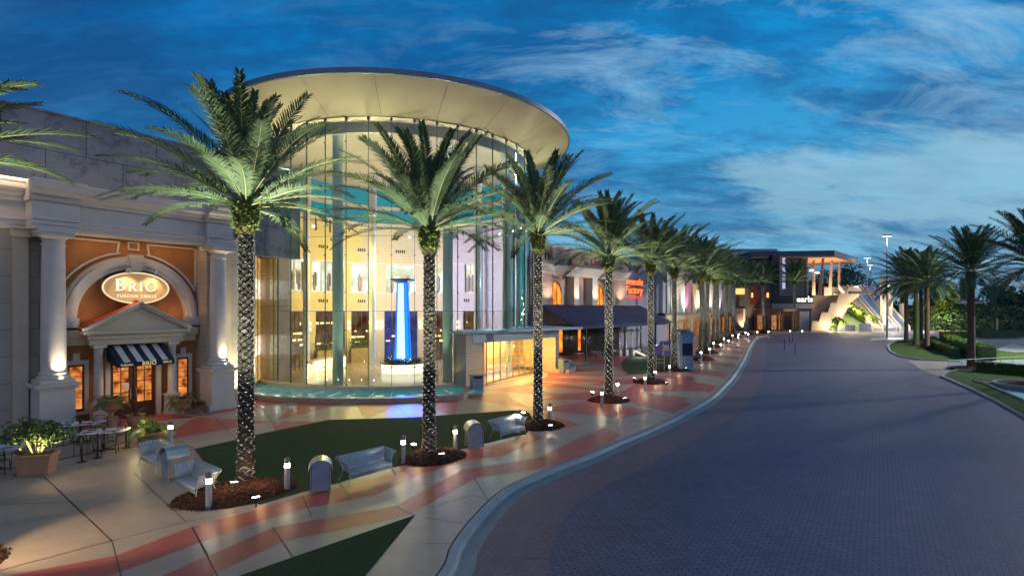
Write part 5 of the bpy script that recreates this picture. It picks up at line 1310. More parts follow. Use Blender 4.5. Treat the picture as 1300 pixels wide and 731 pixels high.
mb = MB(); mb.bb(57.5, 59.6, 133.6, 133.9, .2, 5.6); mb.build('pale_stone_panel', M_stone, Dn)
mb = MB(); mb.bb(61.5, 73.5, 128.5, 134, 5.2, 5.6); mb.bb(61.5, 73.5, 128.4, 128.6, 4.9, 5.5); mb.build('entry_canopy', mat('brown_canopy', (.20, .13, .09), rough=.5), Dn)
for xx in (62, 66, 69.5, 73.2): mb = MB(); mb.box((xx, 128.8, 2.5), (.25, .25, 5)); mb.build('canopy_post', M_wood, Dn)
mb = MB(); mb.bb(61.5, 73, 133.2, 133.5, 0, 5.2); mb.build('entry_front', mat('warm_red_front', (.10, .035, .02), rough=.5, col2=(.03, .015, .012), vscale=.5), Dn)
for k in range(6):
    mb = MB(); xx = 62.3 + k * 1.8; mb.bb(xx, xx + (.8 if k % 2 else 1.2), 133.1, 133.19, .3, 3.9); mb.build('lit_window', [MATS['shop_amber'], MATS['dark_glass'], MATS['shop_warm']][k % 3], Dn)
for xx in (64.5, 69): lamp('POINT', (xx, 130.8, 4.2), 70, (1, .5, .2), .2, name='entry_lamp')
for xx in (61.0, 65.0): mb = MB(); mb.bb(xx, xx + .4, 133.6, 133.9, 8.4, 9.6); mb.build('wall_lamp', E_yel2, Dn)
lamp('SPOT', (58, 130.5, .5), 2500, (1, .75, .45), .2, None, (58, 134, 6), 80, .7, name='stone_wash')
# low terrace wall in front
# ---- big blue flat-roofed hall behind
Bh = thing('blue_roof_hall', 'large blue-grey windowless hall behind the row, above the far palms', 'building', (0, 0, 0))
mb = MB(); mb.prism([(40, 150), (75.5, 150), (92, 176), (92, 200), (40, 200)], 0, 22.0); mb.build('wall', mat('blue_grey_cladding', (.36, .50, .66), rough=.7, var=.1, vscale=.3), Bh)
mb = MB(); mb.prism([(39.8, 149.8), (75.6, 149.7), (92.3, 176), (92.3, 200), (39.8, 200)], 22.0, 22.6); mb.build('parapet', mat('blue_parapet', (.26, .37, .50), rough=.7), Bh)
# ---- terrace restaurant with the dark sign band
Er = thing('terrace_restaurant', 'two-storey restaurant with a dark sign band and a tilted flat roof on tall columns', 'building', (0, 0, 0))
M_er = mat('grey_render', (.30, .34, .42), rough=.7, var=.08); M_tan = mat('tan_render', (.50, .33, .19), rough=.7, var=.06)
mb = MB(); mb.bb(66.4, 76.6, 134, 136, 0, 6.9); mb.bb(66.4, 70.2, 136, 150, 0, 19.5); mb.build('wall', M_er, Er)
mb = MB(); mb.prism([(76.6, 134), (84.0, 134), (84.0, 150), (76.6, 150)], 0, 6.2); mb.prism([(76.6, 134), (83.2, 134), (83.2, 150), (76.6, 150)], 6.2, 8.4); mb.build('tan_wall', M_tan, Er)
mb = MB(); mb.bb(66.3, 76.7, 133.6, 134.2, 6.9, 8.8); mb.bb(66.3, 68.2, 133.7, 136.2, 8.8, 19.2); mb.build('sign_band', mat('black_fascia', (.012, .014, .02), rough=.4), Er)
text_mesh('earls', 2.1, .08, emis('white_letter_glow', (1, .97, .92), .85), 'sign_lettering', Er, .07, 1.05, loc=(74.5, 133.5, 7.9), width=4.1)
mb = MB(); mb.prism([(62, 136), (81.6, 133), (99.5, 151.5), (80, 165), (62, 165)], 18.6, 19.0); mb.build('roof_soffit', mat('timber_soffit', (.46, .25, .14), rough=.6), Er)
mb = MB()
po = [(61.8, 135.9), (81.6, 132.8), (99.9, 151.5), (80, 165.2), (61.8, 165.2)]; mb.prism(po, 19.0, 20.3); mb.build('roof', mat('roof_fascia', (.05, .07, .10), rough=.5, metal=.3), Er)
for px, Y_, dx in ((1045, 137, -.5), (1056, 143, -.3), (1066, 148, -.2), (1024, 136.5, 0), (1033, 142, 0)):
    X_ = (px - CX) / F * Y_; mb = MB(); mb.tube([(X_ + dx * 2, Y_, 8.3), (X_, Y_, 18.7)], .42, 10, r2=.30); mb.build('roof_column', mat('column_tan', (.46, .32, .22), rough=.5), Er, auto=40)
mb = MB(); mb.bb(68.3, 76.4, 136.5, 136.7, 8.8, 18.6); mb.build('glazing', mat('dark_glass', (0, 0, 0)), Er)
mb = MB()
for k in range(4): mb.bb(68.9, 69.6, 133.58, 133.68, 10.6 + k * 2.1, 12.2 + k * 2.1)
mb.build('light_blocks', emis('light_block_glow', (.7, .72, 1), .6), Er)
for xx, zz in ((80.5, 15.8), (78.5, 15.4), (82, 15.2)): mb = MB(); mb.lathe([(.05, -.3), (.5, -.2), (.5, .2), (.05, .3)], (xx, 141, zz), 12); mb.build('pendant_lamp', emis('pendant_glow', (.9, .95, 1), 3), Er)
lamp('AREA', (84, 143, 9.2), 3000, (1, .70, .45), 10, None, (84, 143, 20), name='terrace_glow')
lamp('POINT', (79.5, 131.0, 1.2), 500, (1, .78, .50), .3, name='stair_glow'); lamp('POINT', (84, 130.6, 4), 700, (1, .80, .52), .3, name='stair_glow'); lamp('POINT', (88.5, 130.5, 7), 700, (1, .80, .52), .3, name='stair_glow')
mb = MB(); mb.bb(76.5, 83, 133.7, 133.95, 8.4, 8.9); mb.build('terrace_kerb', M_tan, Er)
# stair
Sr = thing('outdoor_staircase', 'warmly lit stepped outdoor staircase beside the terrace restaurant', 'staircase')
def zig(y0, y1, z_off, m, name, w_):
    pts = [(75.6, 0), (75.9, 2.4), (77.6, 2.4), (78.3, 4.6), (79.9, 4.6), (80.6, 7.0), (82.0, 7.0), (82.8, 9.4), (84.4, 9.4), (85.2, 11.2)]
    lo = [(88.4, 10.6), (87.6, 8.6), (85.6, 7.2), (84.0, 4.4), (82.4, 3.0), (81.0, .8), (80.4, 0)]
    mb = MB(); mb.extr([(a, b + z_off) for a, b in pts] + [(a, b + z_off) for a, b in lo], y0, y1); mb.build(name, m, Sr)
zig(132.6, 132.9, .0, mat('stair_wall', (.52, .42, .30), rough=.6), 'side_wall', 1)
mb = MB()
for k in range(26): mb.bb(76.2 + k * .32, 82.0 + k * .22, 133.0 + k * .02, 133.6, .0 + k * .36, .18 + k * .36)
mb.build('steps', M_tan, Sr)
# planted slope
Sl = MB(); Sl.add([(80, 130.5, 0), (92, 129, 0), (98, 140, 7.5), (84, 141, 7.5), (80, 141, 0), (98, 140, 0)], [(0, 1, 2, 3), (0, 3, 4), (1, 5, 2)]); tag(Sl.build('planted_slope', M_dkgreen), kind='structure')
mb = MB(); mb.bb(80.4, 84.6, 129.3, 129.7, 0, 1.5); mb.bb(85.2, 88.0, 128.6, 129.0, 0, 1.9); tag(mb.build('retaining_wall', M_er), 'low grey retaining walls at the foot of the lit planted slope', 'retaining wall')
def leafcloud(mb, c, r, n, size, rnd, hollow=.35, mi=0):
    c = Vector(c)
    for k in range(n):
        d_ = Vector((rnd.gauss(0, 1), rnd.gauss(0, 1), rnd.gauss(0, 1))).normalized() * (hollow + (1 - hollow) * rnd.random() ** .5)
        p = c + Vector((d_.x * r[0], d_.y * r[1], d_.z * r[2])); u_ = Vector((rnd.uniform(-1, 1), rnd.uniform(-1, 1), rnd.uniform(-.7, .7))).normalized(); v_ = u_.cross(Vector((rnd.uniform(-1, 1), rnd.uniform(-1, 1), rnd.uniform(-1, 1)))).normalized()
        s_ = size * rnd.uniform(.6, 1.3); mb.add([p - u_ * s_, p - v_ * s_ * .45, p + u_ * s_, p + v_ * s_ * .45], [(0, 1, 2, 3)], mi)
rnd = random.Random(12); k = 0
for i in range(22):
    u_ = rnd.random(); Y_ = 130 + 10 * ((i * .618) % 1); X_ = 80.6 + (Y_ - 130) * .45 + 9.5 * ((i * .382 + .1) % 1); Zb = (Y_ - 129.5) * .68; mb = MB()
    leafcloud(mb, (0, 0, 1.4), (1.35, 1.1, 1.35), 230, .30, rnd)
    t = thing('slope_shrub', 'uplit leafy shrub on the planted slope between the stairs and the escalators', 'shrub', (X_, Y_, Zb - .2), 0, 'uplit shrubs of the planted slope'); mb.build('foliage', M_greenL, t, fix=False)
    mb = MB(); mb.tube([(0, 0, 0), (0, 0, 1.2)], .08, 6); mb.build('stem', M_bark, t)
    if i % 2: lamp('POINT', (X_ - .3, Y_ - 1.9, Zb + .9), 190, (1, .82, .42), .1, name='shrub_uplight')
# escalator hall
Es = thing('escalator_flight', 'pair of bright white outdoor escalators between beige columns', 'escalator')
M_esc = mat('escalator_white', (.70, .68, .62), rough=.4, var=.05)
def incl(x0, x1, name, m, dz=0.0, h=.9):
    mb = MB(); y0, y1 = 129.0, 146; z0, z1 = 0 + dz, 11.0 + dz
    xs = .13 * 17
    mb.add([(x0, y0, z0), (x1, y0, z0), (x1, y0, z0 + h), (x0, y0, z0 + h), (x0 + xs, y1, z1), (x1 + xs, y1, z1), (x1 + xs, y1, z1 + h), (x0 + xs, y1, z1 + h)], [(0, 1, 2, 3), (4, 7, 6, 5), (3, 2, 6, 7), (0, 3, 7, 4), (1, 5, 6, 2), (0, 4, 5, 1)])
    mb.build(name, m, Es)
for x0 in (88.6, 91.0, 92.0, 94.4, 95.4, 97.6): incl(x0, x0 + .35, 'balustrade', M_esc, 0, 1.3)
incl(88.95, 91.0, 'stair_run', mat('beige_steps', (.5, .42, .3), rough=.6)); incl(92.35, 94.4, 'escalator_steps', M_metal); incl(95.75, 97.6, 'escalator_steps', M_metal)
for x0, Y_ in ((91.9, 130), (96.0, 133.5), (101, 136)): mb = MB(); mb.bb(x0, x0 + .9, Y_, Y_ + .9, 0, 13.5); mb.build('column', M_cream, Es, bevel=.03)
mb = MB(); mb.bb(84, 104, 130, 131, 9.2, 9.9); mb.build('bridge_beam', mat('beam_grey', (.30, .28, .26), rough=.6), Es); mb = MB(); mb.bb(88, 106, 147, 148, 0, 11.6); mb.build('back_wall', MATS['beam_grey'], Es)
lamp('POINT', (92, 127.0, 4), 1300, (1, .93, .78), .4, name='escalator_lamp'); lamp('POINT', (97, 130, 9), 1300, (1, .93, .80), .4, name='escalator_lamp'); lamp('POINT', (100, 127, 2), 700, (1, .93, .8), .4, name='escalator_lamp')
mb = MB(); mb.lathe([(.05, -.3), (.6, -.1), (.6, .1), (.05, .3)], (93.5, 130.6, 11.2), 12); mb.build('ceiling_lamp', emis('white_flood', (1, 1, .96), 12), Es)
# trees
def tree(label, x, y, zb, H, R_, n, size, seed, m=M_dkgreen, name='broadleaf_tree', group='trees beyond the car park', gz=0, blobs=7):
    rnd = random.Random(seed); t = thing(name, label, 'tree', (x, y, gz), 0, group)
    mb = MB(); mb.tube([(0, 0, 0), (.1, 0, zb), (0, .1, H * .7)], .06 * R_ + .1, 8, r2=.05)
    for k in range(4): a = k * 1.7 + seed; mb.tube([(0, 0, zb * .8), (cos(a) * R_ * .5, sin(a) * R_ * .5, zb + (H - zb) * .5)], .08, 6, r2=.03)
    mb.build('trunk', M_bark, t)
    mb = MB()
    for k in range(blobs):
        a = rnd.uniform(0, 2 * pi); rr = R_ * .55 * sqrt(rnd.random()); s_ = rnd.uniform(.38, .62)
        leafcloud(mb, (rr * cos(a), rr * sin(a), zb + (H - zb) * (.30 + .48 * rnd.random())), (R_ * s_, R_ * s_, (H - zb) * s_ * .62), n // blobs, size, rnd, .3)
    mb.build('crown', m, t, fix=False); return t
tree('dark green tree rising behind the terrace beside the tall roof columns', 98, 165, 6, 18.5, 9.5, 2600, .5, 1)
tree('round dark tree between the terrace roof and the escalators', 112, 172, 5, 19, 8, 2400, .5, 2)
tree('small tree at the left edge of the escalators', 104, 156, 5, 13.5, 5, 1500, .4, 3)
tree('yellow-green floodlit tree right of the traffic island palms', 113, 139, 4, 10.5, 4.5, 1900, .38, 4, M_greenL)
tree('short floodlit shrub tree low beside the traffic island palms', 106, 134, 1.5, 6.5, 2.8, 900, .32, 6, M_greenL)
lamp('POINT', (110, 133, 3), 1500, (1, .85, .35), .2, name='tree_flood')
rnd = random.Random(77)
bank = MB()
mb = MB()
for k in range(26):
    X_ = 106 + k * 4.4; Y_ = 146 + rnd.uniform(-2, 3); leafcloud(mb, (X_, Y_ - X_ * .08, 2.4), (3.6, 2.6, 3.6 + rnd.uniform(-.5, .8)), 620, .42, rnd, .5)
    leafcloud(mb, (X_, Y_ - 9 - X_ * .08, .8), (3.6, 2.2, 2.3), 380, .38, rnd, .5)
tag(mb.build('shrub_bank', M_dkgreen, fix=False), 'long dark bank of shrubs along the far side of the car park', 'shrub bank', kind='stuff')
mb = MB()
for k in range(60):
    X_ = 60 + k * 6.5; leafcloud(mb, (X_, 215 + rnd.uniform(-14, 14), 3.5 + rnd.uniform(-1, 2.5)), (6.5, 4, 5), 260, .8, rnd, .5)
for k in range(70): X_ = -380 + k * 9; leafcloud(mb, (X_, 330 + rnd.uniform(-14, 14), 4), (9, 5, 7), 140, 1.3, rnd, .5)
tag(mb.build('far_woodland', M_dkgreen, fix=False), kind='stuff', label='dark distant woodland along the horizon', cat='woodland')
for i, (px, Y_, H, R_) in enumerate([(1195, 190, 14, 7), (1280, 180, 14, 8), (1300, 150, 12, 7), (1222, 200, 11, 6)]):
    X_ = (px - CX) / F * Y_
    tree('distant dark tree %s' % ['seen under the crown of the ivy-clad palm', 'right of the small sabal palm silhouette', 'at the right edge of the picture above the shrub bank', 'just left of the nearest right-hand palm trunk'][i], X_, Y_, 2, H, R_, 1500, .6, 20 + i)
def sabal(label, x, y, H, R_, seed):
    rnd = random.Random(seed); t = thing('sabal_palm', label, 'palm tree', (x, y, 0), 0, 'distant sabal palms')
    mb = MB(); mb.tube([(0, 0, 0), (0, 0, H)], .28, 8); mb.build('trunk', M_bark, t); mb = MB()
    for k in range(30):
        a = rnd.uniform(0, 6.28); e = rnd.uniform(-.7, 1.2); d_ = Vector((cos(a) * cos(e), sin(a) * cos(e), sin(e))); q = Vector((0, 0, H)) + d_ * R_ * .55; u_ = d_.cross(Vector((0, 0, 1))).normalized(); w_ = u_.cross(d_)
        for j in range(9): f = (j - 4) / 4 * 1.1; dv = (d_ * cos(f) + u_ * sin(f)) * R_ * .5 + Vector((0, 0, -.25 * abs(f))); mb.add([q, q + dv * .6 + w_ * .06, q + dv, q + dv * .6 - w_ * .06 + u_ * .08], [(0, 1, 2, 3)])
    mb.build('crown', M_dkgreen, t, fix=False)
sabal('small dark sabal palm silhouette right of the nearest right-hand palm trunk', (1258 - CX) / F * 150, 150, 12.2, 3.4, 1)
sabal('faint sabal palm silhouette at the far right above the shrub bank', (1290 - CX) / F * 158, 158, 10, 3, 2)
# hedges
def hedge(label, pts, wd, h, seed, m=M_green, n=5200, group='clipped hedges'):
    rnd = random.Random(seed); t = thing('clipped_hedge', label, 'hedge', (0, 0, 0), 0, group); mb = MB(); core = MB(); P_ = [Vector(p) for p in pts]; tot = sum((b - a).length for a, b in zip(P_, P_[1:]))
    for a, b in zip(P_, P_[1:]):
        l = (b - a).length; tv = (b - a) / l; nv = Vector((-tv.y, tv.x)); c = (a + b) / 2
        core.box((c.x, c.y, h * .47), (l + wd * .5, wd * .84, h * .92), atan2(tv.y, tv.x))
        for k in range(int(n * l / tot)):
            s_ = rnd.uniform(-wd * .4, l + wd * .4); f = rnd.random(); q = a + tv * s_
            if f < .5: p = Vector((*(q + nv * rnd.uniform(-wd / 2, wd / 2)), h + rnd.gauss(0, .03)))
            else: p = Vector((*(q + nv * (wd / 2 + rnd.gauss(0, .03)) * (1 if f < .75 else -1)), rnd.uniform(.02, h)))
            u_ = Vector((rnd.uniform(-1, 1), rnd.uniform(-1, 1), rnd.uniform(-1, 1))).normalized() * rnd.uniform(.05, .10); v_ = u_.cross(Vector((rnd.random(), rnd.random(), rnd.random() + .1))).normalized() * .04
            mb.add([p - u_, p - v_, p + u_, p + v_], [(0, 1, 2, 3)])
    core.build('branches', M_dkgreen, t); mb.build('foliage', m, t, fix=False)
hedge('tall bright green clipped hedge on the traffic island', [gp(1200, 433), gp(1212, 443), gp(1254, 457)], 1.5, 1.55, 1, mat('hedge_lime', (.21, .36, .04), rough=.6, col2=(.12, .23, .025), vscale=3), 7000)
hedge('back arm of the bright clipped hedge, running behind the palm trunk', [gp(1200, 433), gp(1232, 432)], 1.3, 1.5, 5, MATS['hedge_lime'], 2600)
hedge('low dark clipped hedge curving in front of the taller bright one', [gp(1183, 434), gp(1190, 442), gp(1212, 451)], 1.0, .9, 2, M_green, 3600)
hedge('long low dark hedge at the back edge of the right-hand verge', [gp(1246, 471), gp(1320, 477)], 1.0, .75, 3, M_green, 3600)
hedge('low hedge on the kerbed strip in the car park', [gp(1244, 428.5), gp(1293, 428)], 1.8, 1.4, 4, M_dkgreen, 2600)
# lamp posts
def post(label, px, py, Y_, sc=1):
    X_ = (px - CX) / F * Y_; z = EYE + (HOR - py) * Y_ / F; t = thing('car_park_lamp', label, 'lamp post', (X_, Y_, 0), 0, 'tall car park lamp posts')
    mb = MB(); mb.tube([(0, 0, 0), (0, 0, z)], .16, 8, r2=.09); mb.build('pole', M_steelp, t)
    for s_ in (-1, 1):
        mb = MB(); mb.box((s_ * .28 * sc, 0, z), (.55 * sc, .5 * sc, .22)); hd = mb.build('lamp_head', M_dark, t, bevel=.03)
        mb = MB(); mb.box((s_ * .28 * sc, -.02, z - .14), (.46 * sc, .42 * sc, .06)); mb.build('lens', emis('flood_glow', (.95, 1, 1), 4), hd)
    lamp('POINT', (X_, Y_ - .4, z - 1.2), 260, (.95, 1, 1), .3, name='flood')
post('tallest car park lamp post, rising above the traffic island palms', 1126, 299, 98, 1.3)
post('unseen car park lamp post beyond the right edge of the picture', 1640, 252, 50, 1.3)
lamp('SPOT', (73.5, 49.5, 15.2), 60000, (.97, 1, .86), .4, None, (52, 60, 0), 110, .8, name='flood')
post('middle car park lamp post right of the tilted flat roof', 1101, 327, 150, 1.6)
post('smallest, most distant car park lamp post beside the middle one', 1104.5, 336, 190, 1.5)
def slim(label, x, y, h):
    t = thing('slim_post', label, 'post', (x, y, -.12), 0, 'slim dark posts standing in the road'); mb = MB(); mb.lathe([(.11, 0), (.11, .04), (.05, .06), (.045, h), (.055, h + .02), (.01, h + .06)], n=10); mb.build('pole', M_dark, t, auto=40)
for i, (px, py, h) in enumerate([(996, 443, 1.5), (1002.5, 434.5, 1.3), (1006, 433, 1.3), (1009.3, 447.5, 1.25)]):
    x, y = gp(px, py); slim('slim dark post in the road before the far restaurant, %s from the left' % ['first', 'second', 'third', 'last'][i], x, y, h)
x, y = gp(1266, 427); t = thing('marker_post', 'thin pale post rising from the low car park hedge', 'post', (x, y, 0)); mb = MB(); mb.box((0, 0, 1.8), (.22, .22, 3.6)); mb.build('pole', M_cream, t, bevel=.02)
x, y = gp(1197, 403, 4.0)
mb = MB()
# parked cars glimpsed over the shrub bank: on the upper lot
def car(label, x, y, z, rz, m, seed):
    t = thing('parked_car', label, 'car', (x, y, z), rz, 'cars parked beyond the shrub bank')
    mb = MB(); mb.extr([(-2.2, .35), (2.2, .35), (2.25, .75), (1.5, .95), (.75, 1.40), (-.85, 1.42), (-1.7, 1.0), (-2.25, .9)], -.88, .88); mb.build('body', m, t, bevel=.08)
    mb = MB(); mb.extr([(1.30, .98), (.70, 1.34), (-.80, 1.36), (-1.5, 1.0)], -.90, .90); mb.build('window', MATS['dark_glass'], t)
    for sx in (-1.4, 1.4):
        for sy in (-.85, .85): mb = MB(); mb.lathe([(.33, -.1), (.33, .1)], n=16); w_ = mb.build('wheel', M_dark, t); w_.location = (sx, sy, .33); w_.rotation_euler.x = pi / 2
mb = MB(); mb.prism([(118, 152), (230, 140), (230, 190), (118, 190)], 0, 6.6); tag(mb.build('upper_terrace', M_grass), kind='structure')
M_carw = mat('white_car_paint', (.6, .62, .66), rough=.3); M_carb = mat('blue_car_paint', (.04, .12, .35), rough=.3)
car('blue parked car glimpsed over the shrub bank, left of a white one', (1208 - CX) / F * 152, 153.5, 6.6, -.1, M_carb, 1); car('white parked car glimpsed over the shrub bank, beside the nearest right-hand palm trunk', (1224 - CX) / F * 152, 153.5, 6.6, -.1, M_carw, 2)
car('white parked car glimpsed right of the nearest right-hand palm trunk', (1245 - CX) / F * 152, 153.5, 6.6, -.1, M_carw, 3)
# pool in the right verge
Pq = thing('verge_pool', 'blue ornamental pool with a white edge in the right-hand verge', 'pool')
po = gpoly([(1235, 483.5), (1250, 487.5), (1299, 508.5), (1420, 570), (1520, 560), (1420, 488), (1288, 487), (1243, 486)]); pi_ = grow(po, -.3); mb = MB()
for i in range(len(po)):
    j = (i + 1) % len(po); mb.prism([po[i], po[j], pi_[j], pi_[i]], .0, .10)
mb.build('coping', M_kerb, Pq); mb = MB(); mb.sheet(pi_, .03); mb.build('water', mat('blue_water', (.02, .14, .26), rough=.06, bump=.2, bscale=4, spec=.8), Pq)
x, y = gp(1320, 492); t = thing('round_tree_ring', 'round kerbed mulch ring around the right-edge palm, standing in the pool', 'planter', (x, y, 0)); mb = MB(); mb.lathe([(2.5, -.02), (2.5, .26), (2.25, .26), (2.25, .2)], n=40, cap=False); mb.build('kerb_ring', M_gut, t, auto=40); mb = MB(); mb.lathe([(2.25, .20), (1.2, .34), (.01, .45)], n=36, cap=False); mb.build('mulch', M_mulch, t)
# handrail along the driveway
M_rail = mat('dull_rail', (.30, .31, .32), rough=.6)
Hr = thing('driveway_handrail', 'thin metal handrail with slim posts along the driveway on the right', 'railing')
pA, pB = Vector(gp(1204, 471)), Vector(gp(1330, 463)); mb = MB(); n_ = 8
for z in (.95,): mb.tube([(*pA, z), (*pB, z)], .025, 6)
mb.build('top_rail', M_rail, Hr)
for k in range(n_ + 1): p = pA.lerp(pB, k / n_); mb = MB(); mb.tube([(*p, 0), (*p, .95)], .02, 6); mb.build('rail_post', M_rail, Hr)

# ------------------------------------------------------------------ benches, bins, planters, signs, person
def perforated(name):
    m = mat(name, (.50, .60, .70), rough=.42, metal=.25, var=.05, vscale=6)
    nt = m.node_tree; N = nt.nodes; L = nt.links; b = N['Principled BSDF']
    tc = N.new('ShaderNodeTexCoord'); mp = N.new('ShaderNodeMapping'); mp.inputs['Rotation'].default_value = (0, 0, 0); L.new(tc.outputs['Object'], mp.inputs['Vector'])
    wv = N.new('ShaderNodeTexWave'); wv.bands_direction = 'DIAGONAL'; wv.inputs['Scale'].default_value = 6.5; wv.inputs['Distortion'].default_value = 0; L.new(mp.outputs[0], wv.inputs['Vector'])
    gt = N.new('ShaderNodeMath'); gt.operation = 'GREATER_THAN'; gt.inputs[1].default_value = .30; L.new(wv.outputs['Fac'], gt.inputs[0]); L.new(gt.outputs[0], b.inputs['Alpha'])
    return m
M_perf = perforated('slotted_steel')
def make_bench(Lh=.82):
    t = thing('metal_bench', 'x', 'bench')
    def sheet(prof, x0, x1, name, flare=0.0):
        mb = MB(); th_ = .006; n = len(prof); vs = []
        for (y, z) in prof:
            f = flare * max(0, z - .55) / .35
            vs += [(x0 - f, y, z), (x1 + f, y, z)]
        mb.add(vs, [(2 * i, 2 * i + 1, 2 * i + 3, 2 * i + 2) for i in range(n - 1)]); o = mb.build(name, M_perf, t, auto=60, fix=False)
        s_ = o.modifiers.new('solid', 'SOLIDIFY'); s_.thickness = .006; return o
    sheet([(-.30, .26), (-.325, .32), (-.325, .38), (-.30, .42), (-.22, .43), (0, .415), (.15, .41)], -Lh, Lh, 'seat')
    sheet([(.15, .41), (.20, .44), (.235, .52), (.27, .68), (.32, .80), (.40, .87)], -Lh, Lh, 'backrest', .12)
    for sg in (-1, 1):
        mb = MB(); cols_ = [(.15, 0), (-.05, 0), (-.25, 0)]; vs = []; 
        rows = [(.40, 0.0), (.55, .015), (.68, .05), (.78, .11), (.84, .20)]
        for (z, o_) in rows:
            for y in (.30 if z > .6 else .2, .0, -.28): vs.append((sg * (Lh + o_), y + (.06 if (y > .2 and z > .8) else 0), z - (.10 * (z - .4) if y < 0 else 0)))
        fs = [(r * 3 + c, r * 3 + c + 1, r * 3 + c + 4, r * 3 + c + 3) for r in range(4) for c in range(2)]
        mb.add(vs, fs); o = mb.build('armrest', M_perf, t, auto=60, fix=False); s_ = o.modifiers.new('solid', 'SOLIDIFY'); s_.thickness = .006
        for (y0, y1, yt) in ((-.34, -.26, -.28), (.38, .22, .36)):
            mb = MB(); mb.tube(catmull3([(sg * (Lh + .10), y0, 0), (sg * (Lh + .02), (y0 + y1) / 2, .2), (sg * Lh, y1, .42), (sg * (Lh + .05), yt * .9, .68), (sg * (Lh + .20), yt, .83)]), .016, 8); mb.build('leg', M_steelp, t, smooth=True)
    mb = MB(); mb.tube([(-Lh - .2, .36, .83), (-Lh - .12, .40, .875), (Lh + .12, .40, .875), (Lh + .2, .36, .83)], .014, 8)
    for sg in (-1, 1): mb.tube([(sg * (Lh + .2), .36, .83), (sg * (Lh + .2), 0, .82), (sg * (Lh + .20), -.28, .80)], .014, 8)
    mb.tube([(-Lh, -.31, .255), (Lh, -.31, .255)], .014, 8); mb.build('rim_tube', M_steelp, t, smooth=True)
    return t
b0 = make_bench()
G4 = 'curved metal benches on the plaza'
def rot_to(fx, fy): return atan2(fx, -fy)      # local -y faces (fx, fy)
b0.scale = (.92,) * 3; b0.location = (-4.72, 17.1, .0); b0.rotation_euler.z = radians(46); b0['label'] = 'slotted metal bench between the first and second palm beds, facing the road'; b0['group'] = G4
dup(b0, 'slotted metal bench between the second and third palm beds, beside a bin', (-.15, 22.55, 0), radians(48), G4)
dup(b0, 'slotted metal bench nearest the largest palm, facing the cafe tables', (-9.45, 15.65, 0), radians(-38), G4)
dup(b0, 'slotted metal bench behind the arched-lid bin, closest to the cafe tables', (-12.35, 18.25, 0), radians(-38), G4)
M_slat = mat('bin_front', (.42, .50, .60), rough=.4, metal=.3); 
def make_bin():
    t = thing('arched_bin', 'x', 'bin'); W, D, H = .29, .27, .70
    mb = MB()
    mb.bb(-W, -W + .012, -D, D, .08, H); mb.bb(W - .012, W, -D, D, .08, H); mb.bb(-W, W, D - .012, D, .08, H); mb.bb(-W, W, -D, D, .08, .10)
    for sx in (-1, 1):
        for sy in (-1, 1): mb.bb(sx * W - .014, sx * W + .014, sy * D - .014, sy * D + .014, 0, H)
    mb.build('casing', M_metal, t)
    mb = MB()
    for k in range(17): z = .11 + k * .043; mb.box((0, -D, z), (2 * W - .06, .012, .026), 0, 0, 0, .4)
    mb.bb(-W + .03, W - .03, -D + .008, -D + .012, .1, .84); dr = mb.build('door', M_slat, t)
    mb = MB(); mb.box((.05, -D - .04, .52), (.17, .03, .02)); mb.box((-.02, -D - .02, .52), (.015, .04, .02)); mb.box((.12, -D - .02, .52), (.015, .04, .02)); mb.build('handle', M_steelp, dr)
    mb = MB(); n = 16; vs = []; fs = []
    for i in range(n + 1):
        a = pi * i / n; 
        for r in (W + .07, W + .05):
            for y in (-D - .06, D + .05): vs.append((r * cos(a), y, H + .02 + r * .92 * sin(a)))
    for i in range(n):
        q = i * 4; p = q + 4; fs += [(q, q + 1, p + 1, p), (q + 2, p + 2, p + 3, q + 3), (q, p, p + 2, q + 2), (q + 1, q + 3, p + 3, p + 1)]
    mb.add(vs, fs); mb.build('arched_lid', M_metal, t, auto=40)
    mb = MB(); pts = [(-W, H)] + [(-(W + .02) * cos(pi * k / 14), H + .02 + (W + .02) * .9 * sin(pi * k / 14)) for k in range(15)] + [(W, H)]; mb.extr(pts, -D + .06, D - .02); mb.build('inner_hood', MATS.get('bin_front'), t)
    return t
n0 = make_bin(); n0.location = (-5.80, 15.9, 0); n0.rotation_euler.z = radians(20); n0.scale = (.95,) * 3; n0['label'] = 'arched-lid steel bin at the lawn edge, left of the slatted bench'; n0['group'] = 'arched-lid steel bins'
dup(n0, 'arched-lid steel bin right of the second palm bed', (-1.5, 20.8, 0), radians(20), scale=1.0)
dup(n0, 'arched-lid steel bin standing between the two benches near the cafe tables', (-11.0, 17.1, 0), radians(-38 + 0), scale=1.0)
def make_box_bin():
    t = thing('square_bin', 'x', 'bin'); mb = MB(); mb.bb(-.36, .36, -.32, .32, .04, .95); mb.build('casing', mat('blue_grey_steel', (.20, .28, .38), rough=.4, metal=.3), t, bevel=.015)
    mb = MB(); mb.bb(-.40, .40, -.36, .36, 1.08, 1.16); mb.bb(-.36, -.32, -.32, .32, .95, 1.08); mb.bb(.32, .36, -.32, .32, .95, 1.08); mb.bb(-.32, .32, .28, .32, .95, 1.08); mb.build('lid', MATS['blue_grey_steel'], t, bevel=.01); return t
s0 = make_box_bin(); s0.location = (-2.35, 34.7, 0); s0.rotation_euler.z = radians(25); s0['label'] = 'square blue-grey bin against the left stone pier of the entrance'; s0['group'] = 'square bins at the entrance'
dup(s0, 'square bin beside the small pool, right of the entrance', (4.45, 45.1, 0), radians(40))

